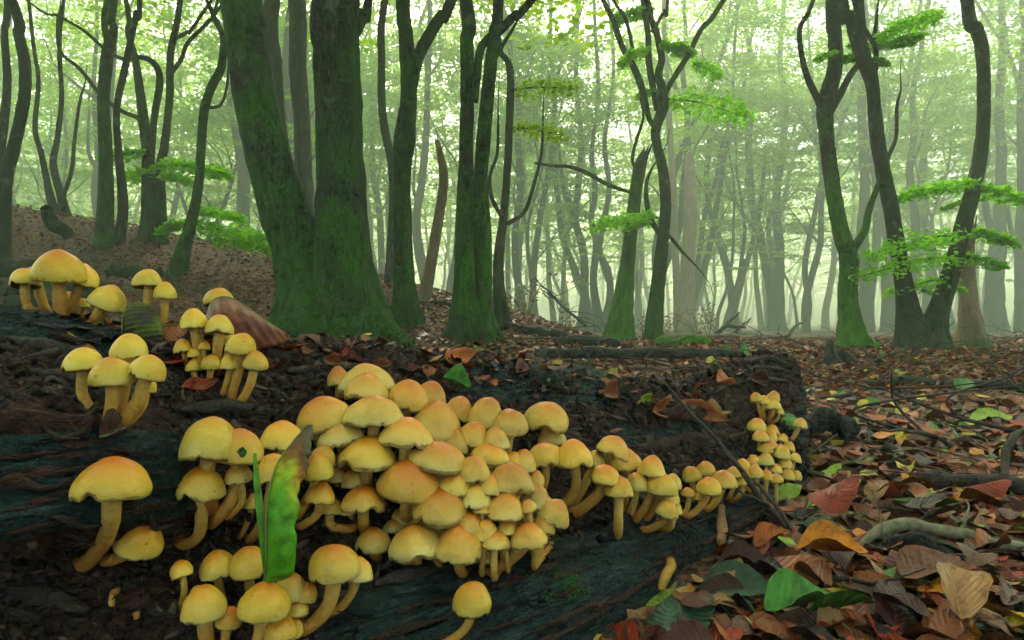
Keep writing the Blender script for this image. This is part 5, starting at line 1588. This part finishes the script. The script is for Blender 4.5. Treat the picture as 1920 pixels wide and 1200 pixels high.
M['stalk'] = mat_plain('leaf_stalk', (.10, .13, .03), (.16, .19, .05), 60, bdist=.001)
def ribbon_leaf(label, A, B, cols, bulge, seed, ribs=0.0, nu=26, nv=9, stalk=None, nrm=(0, -1, .2), ragged=0.0):
    """a leaf blade spanned between two edges given as (x, y, distance) points; the blade bulges and ripples out of that surface"""
    ea = catmull(np.array([P(*q) for q in A]), nu); eb = catmull(np.array([P(*q) for q in B]), nu)
    base = ea[0].copy()
    if ragged: eb = eb + (ea - eb) * (ragged * np.abs(fbm(np.stack([np.linspace(0, 14, nu), np.zeros(nu), np.zeros(nu)], -1), 3, seed)))[:, None]
    t = np.linspace(0, 1, nv)
    V = ea[:, None] * (1 - t)[None, :, None] + eb[:, None] * t[None, :, None]
    n = np.array(nrm, float); n /= np.linalg.norm(n)
    U = np.linspace(0, 1, nu)[:, None] * np.ones(nv)
    T = np.ones(nu)[:, None] * t
    W = np.linalg.norm(ea - eb, axis=1).max()
    h = bulge * W * np.sin(T * np.pi) * np.sin(np.clip(U, .04, .96) * np.pi) ** .5 + ribs * W * np.cos((U * 9 - T * 1.6) * 2 * np.pi) * np.sin(T * np.pi) ** .6 + .03 * W * fbm(V * 60, 3, seed)
    V = V + n * h[..., None]
    u, q = np.meshgrid(np.arange(nv - 1), np.arange(nu - 1))
    f = np.stack([q * nv + u, q * nv + u + 1, (q + 1) * nv + u + 1, (q + 1) * nv + u], -1).reshape(-1, 4)
    root = thing('fallen_leaf', label, 'leaf', tuple(base))
    m = mesh_np('blade', V.reshape(-1, 3) - base, f)
    attr_f(m, 'lu', U.ravel()); attr_f(m, 'lv', T.ravel()); attr_c(m, 'Col', cols(U.ravel(), T.ravel()))
    bl = obj('blade', m, M['litter'], root)
    sol = bl.modifiers.new('thick', 'SOLIDIFY'); sol.thickness = .0006
    v, ff, _ = tube_np(ea - base + n * .0004, np.linspace(.0011, .0004, nu), 6)
    obj('midrib', mesh_np('midrib', v, ff), M['stalk'], root)
    if stalk is not None:
        v, ff, _ = tube_np(catmull(np.array(stalk), 10) - base, np.linspace(.0014, .0011, 10), 6)
        obj('stalk', mesh_np('stalk', v, ff), M['stalk'], root)
    return root
def hang_cols(u, t):
    w = u + .05 * np.sin(t * 9) + .10 * (t - .5)
    st = np.array([0, .52, .60, .68, .74, .82, .9, 1.2]); 
    pal = np.array([[.075, .25, .008], [.085, .27, .010], [.22, .34, .010], [.38, .36, .012], [.34, .13, .010], [.14, .05, .015], [.10, .085, .04], [.09, .08, .05]])
    return np.stack([np.interp(w, st, pal[:, k]) for k in range(3)], -1)
flat = lambda c: (lambda u, t: np.tile(np.array(c, float), (len(u), 1)))
ribbon_leaf('large half-green half-brown leaf hanging upright in front of the mushrooms',
    [(497,1092,.452),(499,1040,.450),(500,980,.452),(503,930,.46),(520,870,.475),(548,830,.49),(576,797,.50)],
    [(503,1096,.452),(552,1074,.448),(557,1010,.448),(563,955,.455),(576,900,.468),(587,850,.482),(588,796,.498)], hang_cols, .20, 3, .022, nu=60, ragged=.28,
    stalk=[P(497,1092,.452), P(492,1100,.450), P(482,1110,.447), P(474,1122,.444)])
ribbon_leaf('narrow torn green leaf strip beside the large hanging leaf', [(499,1088,.452),(498,1030,.452),(494,960,.456),(488,910,.462),(480,850,.47)],
    [(496,1088,.450),(488,1030,.448),(480,960,.452),(475,905,.46),(475,850,.468)], flat((.085, .25, .015)), .1, 5, 0, 16, 5)
ribbon_leaf('scrap of dark green leaf stuck on a mushroom cap', [(446,848,.470),(450,842,.47),(456,838,.47)], [(452,858,.468),(459,856,.468),(463,846,.468)], flat((.035, .11, .012)), .1, 6, 0, 8, 5)
ribbon_leaf('large curled reddish brown dead leaf lying across the ridge of the log',
    [(386,596,.70),(398,566,.70),(424,557,.70),(455,570,.70),(490,595,.70),(520,615,.70),(543,630,.70)],
    [(384,640,.66),(408,648,.655),(440,655,.655),(475,657,.66),(505,652,.665),(528,646,.68),(543,635,.70)],
    lambda u, t: np.array([.20, .06, .032])[None] * (1 - .0 * t)[:, None], .26, 8, .026, 40, 13, nrm=(.1, -1, .55))
ribbon_leaf('flat rust-orange dead leaf tucked under the curled brown one', [(300,612,.665),(325,608,.672),(360,612,.675),(400,622,.675)], [(306,640,.648),(330,645,.648),(365,648,.65),(400,645,.655)], flat((.25, .06, .015)), .08, 9, .01, 16, 7)
ribbon_leaf('upright mottled olive-green leaf on the ridge of the log', [(232,632,.640),(229,610,.642),(234,588,.646),(246,572,.65),(262,566,.652)], [(304,642,.640),(305,622,.642),(303,604,.646),(295,588,.65),(275,570,.652)],
    lambda u, t: np.where((fbm(np.stack([u * 4, t * 4, u * 0], -1), 3, 4) > .05)[:, None], np.array([.10, .12, .012]), np.array([.055, .05, .02])), .18, 10, .01, 16, 11)
def on_log(px0, py0, px1, py1, W, tint, label, seed, curl=(.25, .3, .7), lift=.006, fold=.15, mult=1.0):
    p0, n0 = hit_log(px0, py0, .9); p1, n1 = hit_log(px1, py1, .9)
    p0 = p0 + n0 * lift; p1 = p1 + n1 * lift
    q = lambda p: (960 + p[0] / p[1] * F, 600 - (p[2] - CZ) / p[1] * F, p[1])
    a = q(p0)
    args = log_leaf(a[0], a[1], a[2], .1, W, tint, label, tuple(n0 + n1 + np.array([0, -.1, .3])), seed, curl, fold, .05, tip=q(p1), nu=14, nv=7)
    return leaf_mesh_thing(args, tint, lambda u, v: np.tile(np.array(TINT[tint]) * mult, (len(u), 1)))
on_log(1262, 755, 1350, 795, .16, 'copper', 'narrow folded copper leaf caught on the long twig over the log', 21, mult=1.5, lift=.012)
on_log(835, 725, 885, 742, .34, 'green', 'small dark green leaf behind the caps of the great heap', 22, lift=.012)
ribbon_leaf('bright green leaf lying over the lone little mushroom', [(1457,785,1.30),(1468,775,1.31),(1485,776,1.31),(1508,798,1.29)], [(1460,792,1.27),(1475,800,1.255),(1490,806,1.25),(1508,801,1.28)], flat((.05, .19, .02)), .12, 23, .01, 14, 7, nrm=(0, -.7, .7))
on_log(815, 684, 880, 676, .12, 'rust', 'thin rust-red leaf scrap on the top of the log', 24, mult=1.3)
on_log(1120, 748, 1148, 744, .3, 'copper', 'brown leaf on the shoulder of the dark bark hump', 25)
on_log(1190, 752, 1212, 750, .3, 'lime', 'little lime leaf on the back of the log', 26)
on_log(175, 830, 240, 815, .40, 'grey', 'smooth violet-grey leaf lying on the teal ledge', 27, mult=.6)
on_log(345, 742, 400, 722, .16, 'red', 'dark red bark scrap below the upper tuft', 28)
on_log(1125, 832, 1120, 850, .2, 'green', 'green shred under the curled bright yellow mushroom', 29, lift=.02)
for k, (px, py) in enumerate([(700, 672), (640, 668), (960, 682), (1240, 735), (1290, 720), (1345, 705), (1400, 690), (1320, 745), (600, 660), (1210, 745)]):
    py += 24
    t = ['copper', 'rust', 'wine', 'tan'][k % 4]
    on_log(px, py, px + lr.uniform(16, 34), py + lr.uniform(-4, 8), .3, t, WORD[t] + ' dead leaf resting on the back of the log', 60 + k)
for o in [o for o in COL.objects if o.get('label', '').endswith('on the back of the log') and o.get('category') == 'leaf']:
    o['group'] = 'dead leaves on the back of the log'

# ------------------------------------------------------------------ twigs, branches, stumps
def wood(name, label, cat, paths, mat, seg=8, bumpa=.15, group=None, seed=0, names=None, jag=0):
    """paths: list of (points Nx3, radii); first is the stem, others its side twigs"""
    base = np.array(paths[0][0][0])
    root = thing(name, label, cat, tuple(base), group)
    for k, (pts, rad) in enumerate(paths):
        pts = np.array(pts); n = max(10, 5 * len(pts))
        c = catmull(pts, n); r = np.interp(np.linspace(0, 1, n), np.linspace(0, 1, len(rad)), rad)
        L = np.linalg.norm(pts[-1] - pts[0])
        c = c + np.stack([fbm(np.stack([np.linspace(0, 6, n), np.full(n, seed + k * 3.7 + q), np.zeros(n)], -1), 3, seed + q) for q in range(3)], -1) * r.max() * .9
        v, f, t = tube_np(c, r, seg, bumpa, .8 / max(rad), seed + k, jag=jag if k == 0 else 0)
        obj((names or ['stem', 'side_twig'])[min(k, 1)], mesh_np('wood', v - base, f), mat, root)
    return root

def Ps(lst): return [P(*q) for q in lst]
wood('twig', 'long dark forked twig leaning across the log down to the litter', 'twig',
     [(Ps([(1518,1048,.80),(1480,1000,.83),(1440,945,.88),(1400,890,.92),(1365,850,.96),(1320,800,1.02),(1275,750,1.10),(1238,710,1.16)]), [.0052,.0050,.0046,.0042,.0035,.0028,.002,.001]),
      (Ps([(1488,1008,.82),(1465,960,.84),(1435,925,.87),(1418,905,.90)]), [.003,.0032,.003,.0025]),
      (Ps([(1372,858,.95),(1350,845,.96),(1320,840,.99)]), [.002,.0016,.001]),
      (Ps([(1440,945,.88),(1412,935,.87),(1380,915,.89)]), [.003,.002,.0012]),
      (Ps([(1400,890,.92),(1370,860,.93),(1340,820,.97),(1300,780,1.03)]), [.0026,.002,.0015,.0008])], M['twig'], 7, seed=3)
def gp(px, py, lift): 
    p = gpt(px, py); p[2] += lift; return p
wood('branch', 'pale lichen-covered branch lying on the litter', 'branch',
     [([gp(1612,1040,.012), gp(1650,1028,.022), gp(1690,1020,.026), gp(1740,1024,.024), gp(1800,1038,.02), gp(1870,1046,.016), gp(1960,1052,.014)], [.003,.008,.0085,.0085,.008,.0075,.007]),
      ([gp(1800,1036,.024), gp(1812,1028,.04), gp(1815,1010,.05)], [.003,.002,.001])], M['lichen'], 10, seed=5)
wood('branch', 'black rotten branch piece under the lichen-covered branch', 'branch',
     [([gp(1640,1040,.006), gp(1690,1045,.014), gp(1740,1058,.014), gp(1800,1075,.004)], [.006,.014,.016,.006])], M['blackwood'], 10, .3, seed=6, jag=.01)
wood('branch', 'flat dark decayed plank of wood lying across the litter', 'branch',
     [([gp(1640,905,.005), gp(1710,918,.012), gp(1790,925,.012), gp(1870,930,.012), gp(1960,938,.01)], [.006,.015,.018,.016,.014])], M['darkwood'], 10, .35, seed=7)
wood('branch', 'straight black stick lying far out in the litter', 'branch',
     [([gp(1590,722,.01), gp(1680,724,.02), gp(1760,728,.02), gp(1850,730,.02), gp(1960,734,.015)], [.01,.02,.022,.022,.015])], M['blackwood'], 8, .3, seed=8)
wood('branch', 'dark wood block at the broken end of the log', 'branch',
     [([gp(1515,832,.02), gp(1540,828,.045), gp(1575,830,.04), gp(1590,838,.02)], [.012,.028,.026,.010])], M['blackwood'], 12, .5, seed=9, jag=.02)
wood('branch', 'bent grey twig at the margin of the litter', 'branch',
     [([gp(1890,925,.0), gp(1885,910,.03), gp(1895,900,.07), gp(1925,890,.09)], [.006,.007,.007,.006])], M['twig'], 8, seed=10)
wood('branch', 'dark stick beside the cream-tan leaf pointing to the right', 'branch',
     [([gp(1650,1085,.008), gp(1720,1080,.014), gp(1800,1095,.012), gp(1850,1105,.01)], [.003,.006,.006,.003])], M['blackwood'], 8, .2, seed=11)
# thin twigs of the litter
tr = np.random.default_rng(8)
TWG = [[(1500,880),(1560,840),(1600,800),(1580,760)],[(1520,900),(1600,930),(1690,945)],[(1560,760),(1590,790),(1620,850),(1640,905)],[(1600,900),(1650,860),(1700,880),(1790,905)],
       [(1540,1000),(1600,985),(1680,975),(1750,980)],[(1700,1010),(1760,985),(1830,960)],[(1760,1080),(1840,1060),(1930,1050)],[(1480,760),(1530,770),(1580,765),(1640,760)],
       [(1660,780),(1740,800),(1820,815),(1900,812)],[(1500,830),(1540,870),(1590,900)],[(1800,860),(1850,880),(1930,870)],[(1560,1120),(1640,1135),(1700,1120)]]
for k, q in enumerate(TWG):
    pts = [gp(a, b, .012 + .012 * tr.random()) for a, b in q]
    side = [pts[1], pts[1] + np.array([tr.normal(0, .04), tr.normal(0, .04), .02]), pts[1] + np.array([tr.normal(0, .08), tr.normal(0, .08), .03])]
    wood('twig', 'thin dark twig lying loose on the leaf litter', 'twig', [(pts, [.0028, .0024, .0018, .001]), (side, [.0016, .0012, .0006])], M['twig'], 6, group='thin twigs on the leaf litter', seed=30 + k)
for k in range(46):
    y = 1.4 + 5.5 * tr.random() ** 1.3; px = tr.uniform(620, 1960); x = (px - 960) / F * y
    if not beside_log(x, y, .05) or y < 1.95 and px < 1500: continue
    a = tr.uniform(0, 6.28); L = tr.uniform(.15, .5)
    c = np.array([x, y, float(zt(x, y)) + .015])
    d = np.array([math.cos(a), math.sin(a) * .6, tr.normal(.05, .08)])
    pts = [c - d * L, c - d * L * .3 + tr.normal(0, .02, 3) * [1, 1, .3], c + d * L * .4 + [0, 0, .02], c + d * L + [0, 0, abs(tr.normal(0, .05))]]
    side = [pts[2], pts[2] + np.array([tr.normal(0, .08), tr.normal(0, .08), .06]), pts[2] + np.array([tr.normal(0, .14), tr.normal(0, .1), .14])]
    wood('twig', 'dark fallen twig on the litter of the plain behind the log', 'twig', [(pts, [.008, .007, .005, .002]), (side, [.004, .003, .001])], M['twig'], 6, group='fallen twigs behind the log', seed=80 + k)
# dark debris behind the log
for k, (q, r, lab) in enumerate([
    ([(1060,652,3.9),(1100,640,3.95),(1140,636,4.0),(1172,645,4.0)], [.025,.045,.05,.03], 'blocky black rotten log piece behind the middle of the log'),
    ([(920,642,4.4),(980,645,4.4),(1050,650,4.3),(1120,656,4.2)], [.03,.045,.05,.04], 'long black rotten pole behind the dark bark hump'),
    ([(1000,668,3.2),(1090,664,3.3),(1180,664,3.4),(1300,668,3.5),(1400,668,3.6)], [.02,.03,.03,.03,.02], 'flat dark pole lying across the litter behind the log'),
    ([(820,636,5.2),(870,640,5.2),(930,648,5.0)], [.03,.035,.02], 'dark broken branch at the foot of the twin-stemmed beech'),
    ([(1225,652,4.6),(1270,655,4.6),(1330,650,4.7)], [.04,.05,.03], 'green-tinged rotten branch behind the log end')]):
    pts = [P(*a) for a in q]
    for p in pts: p[2] = max(p[2], float(zt(p[0], p[1])) + .02) if k not in (0,) else float(zt(p[0], p[1])) + .02
    wood('fallen_branch', lab, 'branch', [(pts, r)], M['blackwood'] if k != 4 else M['bark_green'], 12, .35, seed=200 + k, jag=.04)
# pale windthrown stems on the plain
for k, (q, r, lab, mt) in enumerate([
    ([(1250,640,8.6),(1310,640,8.6),(1370,632,8.6),(1405,628,8.6),(1440,640,8.7),(1500,644,8.8),(1570,640,8.8)], [.05,.07,.09,.10,.09,.10,.09], 'pale barkless fallen trunk on the plain left of the mossy foot', 'pale'),
    ([(1330,646,8.2),(1400,645,8.2),(1470,652,8.2),(1530,648,8.3)], [.04,.07,.07,.05], 'pale crooked fallen limb in front of the barkless trunk', 'pale'),
    ([(1625,640,9.6),(1690,638,9.6),(1750,640,9.6)], [.07,.08,.06], 'pale log on the ground between the right-hand beeches', 'pale'),
    ([(1640,628,10.4),(1690,628,10.4),(1735,626,10.4)], [.05,.05,.04], 'thin tan pole resting on logs between the right-hand beeches', 'tansplinter'),
    ([(1836,664,7.0),(1870,655,7.2),(1910,645,7.4),(1960,634,7.6)], [.03,.05,.07,.08], 'grey fallen trunk slanting up beside the splintered stump', 'lichen'),
    ([(1850,628,11),(1900,632,11),(1980,630,11)], [.06,.09,.08], 'mossy pale log lying on the plain beyond the splintered stump', 'pale'),
    ([(1290,632,9.4),(1325,640,9.0),(1350,622,8.6),(1366,612,8.4),(1396,616,8.4)], [.03,.05,.05,.05,.03], 'dark crooked dead branch propped on the barkless trunk', 'darkwood')]):
    pts = [P(*a) for a in q]
    if k != 6 and k != 3:
        for p in pts: p[2] = max(p[2], float(zt(p[0], p[1])) + .03)
    side = [pts[2], pts[2] + np.array([.08, -.1, .12]), pts[2] + np.array([.22, -.15, .26])]
    r = [q_ * .55 for q_ in r]
    wood('fallen_tree' if k < 6 else 'dead_branch', lab, 'log' if k < 6 else 'branch', [(pts, r), (side, [.03, .02, .01])], M[mt], 12, .2, seed=220 + k)
# poles on the bank
for k, q in enumerate([[(-30,395,8.6),(60,405,8.6),(120,430,8.6),(190,478,8.6)], [(-20,410,8.4),(70,425,8.4),(150,455,8.4),(215,496,8.4)], [(0,388,8.9),(70,400,8.9),(110,415,8.9)],
                       [(10,425,8.2),(60,432,8.2),(140,465,8.2)], [(205,485,9.2),(250,495,9.2),(300,505,9.2)], [(90,392,8.8),(100,418,8.7),(130,440,8.6)]]):
    pts = [P(a[0], a[1], a[2] * HS) for a in q]
    for p in pts: p[2] = float(zt(p[0], p[1])) + .04 + .05 * (k % 3) if k != 5 else p[2]
    wood('fallen_pole', 'dark fallen pole stacked on the bank beside the leaning trunk', 'branch', [(pts, [.033, .046, .037, .025][:len(pts)])], M['bark_dark'], 10, .15, group='fallen poles on the bank', seed=240 + k)
# dead fan of twigs at the foot of the bank
rt = np.random.default_rng(55)
pth = [([P(1100,612,7.5), P(1060,580,7.4), P(1030,548,7.3), P(1000,520,7.2)], [.02, .016, .012, .006])]
for k in range(16):
    s = P(1085 - 6 * k, 598 - 4.8 * k, 7.4); e = s + np.array([rt.uniform(-.13, .4), rt.uniform(-.3, .3), rt.uniform(-.3, .22)])
    pth.append(([s, (s + e) / 2 + rt.normal(0, .05, 3), e], [.007, .005, .002]))
wood('dead_branch', 'fan of bare dead twigs fallen at the foot of the bank', 'branch', pth, M['twig'], 5, seed=260)
# jagged stump
def stump():
    b = gpt(1562, 682)
    root = thing('tree_stump', 'small jagged dark stump in the litter before the mossy-footed beech', 'stump', tuple(b))
    rs = np.random.default_rng(9)
    s = b[1] / F
    for k, (dx, h, w) in enumerate([(-8, 46, 9), (-1, 36, 10), (9, 26, 10), (18, 30, 9), (28, 22, 10), (35, 16, 9), (2, 18, 14)]):
        c = np.array([[dx * s, rs.normal(0, 6) * s, -6 * s], [dx * s, 0, h * .5 * s], [(dx + rs.normal(0, 2)) * s, 0, h * s]])
        v, f, t = tube_np(catmull(c, 12), np.interp(np.linspace(0, 1, 12), [0, .6, 1], [w * s * 1.3, w * s * .85, w * s * .18]), 9, .3, 14, k)
        obj('splinter', mesh_np('splinter', v, f), M['darkwood'] if k < 2 else M['blackwood'], root)
stump()
# undergrowth: dry fern and bramble stems on the plain
for k, (px, D) in enumerate([(1205, 11), (1240, 11.5), (1180, 12.5), (1310, 12), (1330, 11), (1060, 10.5), (985, 8.2)]):
    x = (px - 960) / F * D; b = np.array([x, D, float(zt(x, D))])
    root = thing('dry_undergrowth', 'dry brown tuft of undergrowth on the plain among the trunks', 'plant', tuple(b), 'dry undergrowth on the plain')
    rk = np.random.default_rng(300 + k)
    cen = []
    for q in range(6):
        e = np.array([rk.normal(0, .25), rk.normal(0, .25), rk.uniform(.3, .65)])
        v, f, t = tube_np(catmull(np.array([[0, 0, -.03], e * .5 + [0, 0, .1], e]), 8), np.linspace(.007, .002, 8), 5)
        obj('stem', mesh_np('stem', v, f), M['twig'], root)
        cen.append(e * rk.uniform(.4, 1, (28, 1)) + rk.normal(0, .06, (28, 3)))
    v, f = leaves_np(np.concatenate(cen), .05, rk, .9)
    m = mesh_np('foliage', v, f, False); attr_c(m, 'Col', np.tile(np.array([.22, .12, .05]), (len(v), 1))); attr_f(m, 'lu', np.full(len(v), .5)); attr_f(m, 'lv', np.full(len(v), .5))
    o = obj('foliage', m, M['litter'], root); o['kind'] = 'stuff'

# ------------------------------------------------------------------ the misty air
def haze():
    bm = bmesh.new()
    bmesh.ops.create_cube(bm, size=1.0)
    for v in bm.verts:
        v.co = Vector((v.co.x * 330, v.co.y * 190 + 68, v.co.z * 30 + 12.2))
    m = bpy.data.meshes.new('haze'); bm.to_mesh(m); bm.free()
    mt = bpy.data.materials.new('haze'); mt.use_nodes = True
    nt = mt.node_tree
    nt.nodes.remove(nt.nodes['Principled BSDF'])
    pv = nt.nodes.new('ShaderNodeVolumePrincipled')
    pv.inputs['Color'].default_value = (.83, .98, .74, 1)
    pv.inputs['Density'].default_value = HAZE_DENSITY
    pv.inputs['Anisotropy'].default_value = .22
    nt.links.new(pv.outputs[0], nt.nodes['Material Output'].inputs['Volume'])
    o = obj('haze', m, mt)
    o['kind'] = 'stuff'; o['label'] = 'pale green morning mist hanging between the trees'
haze()
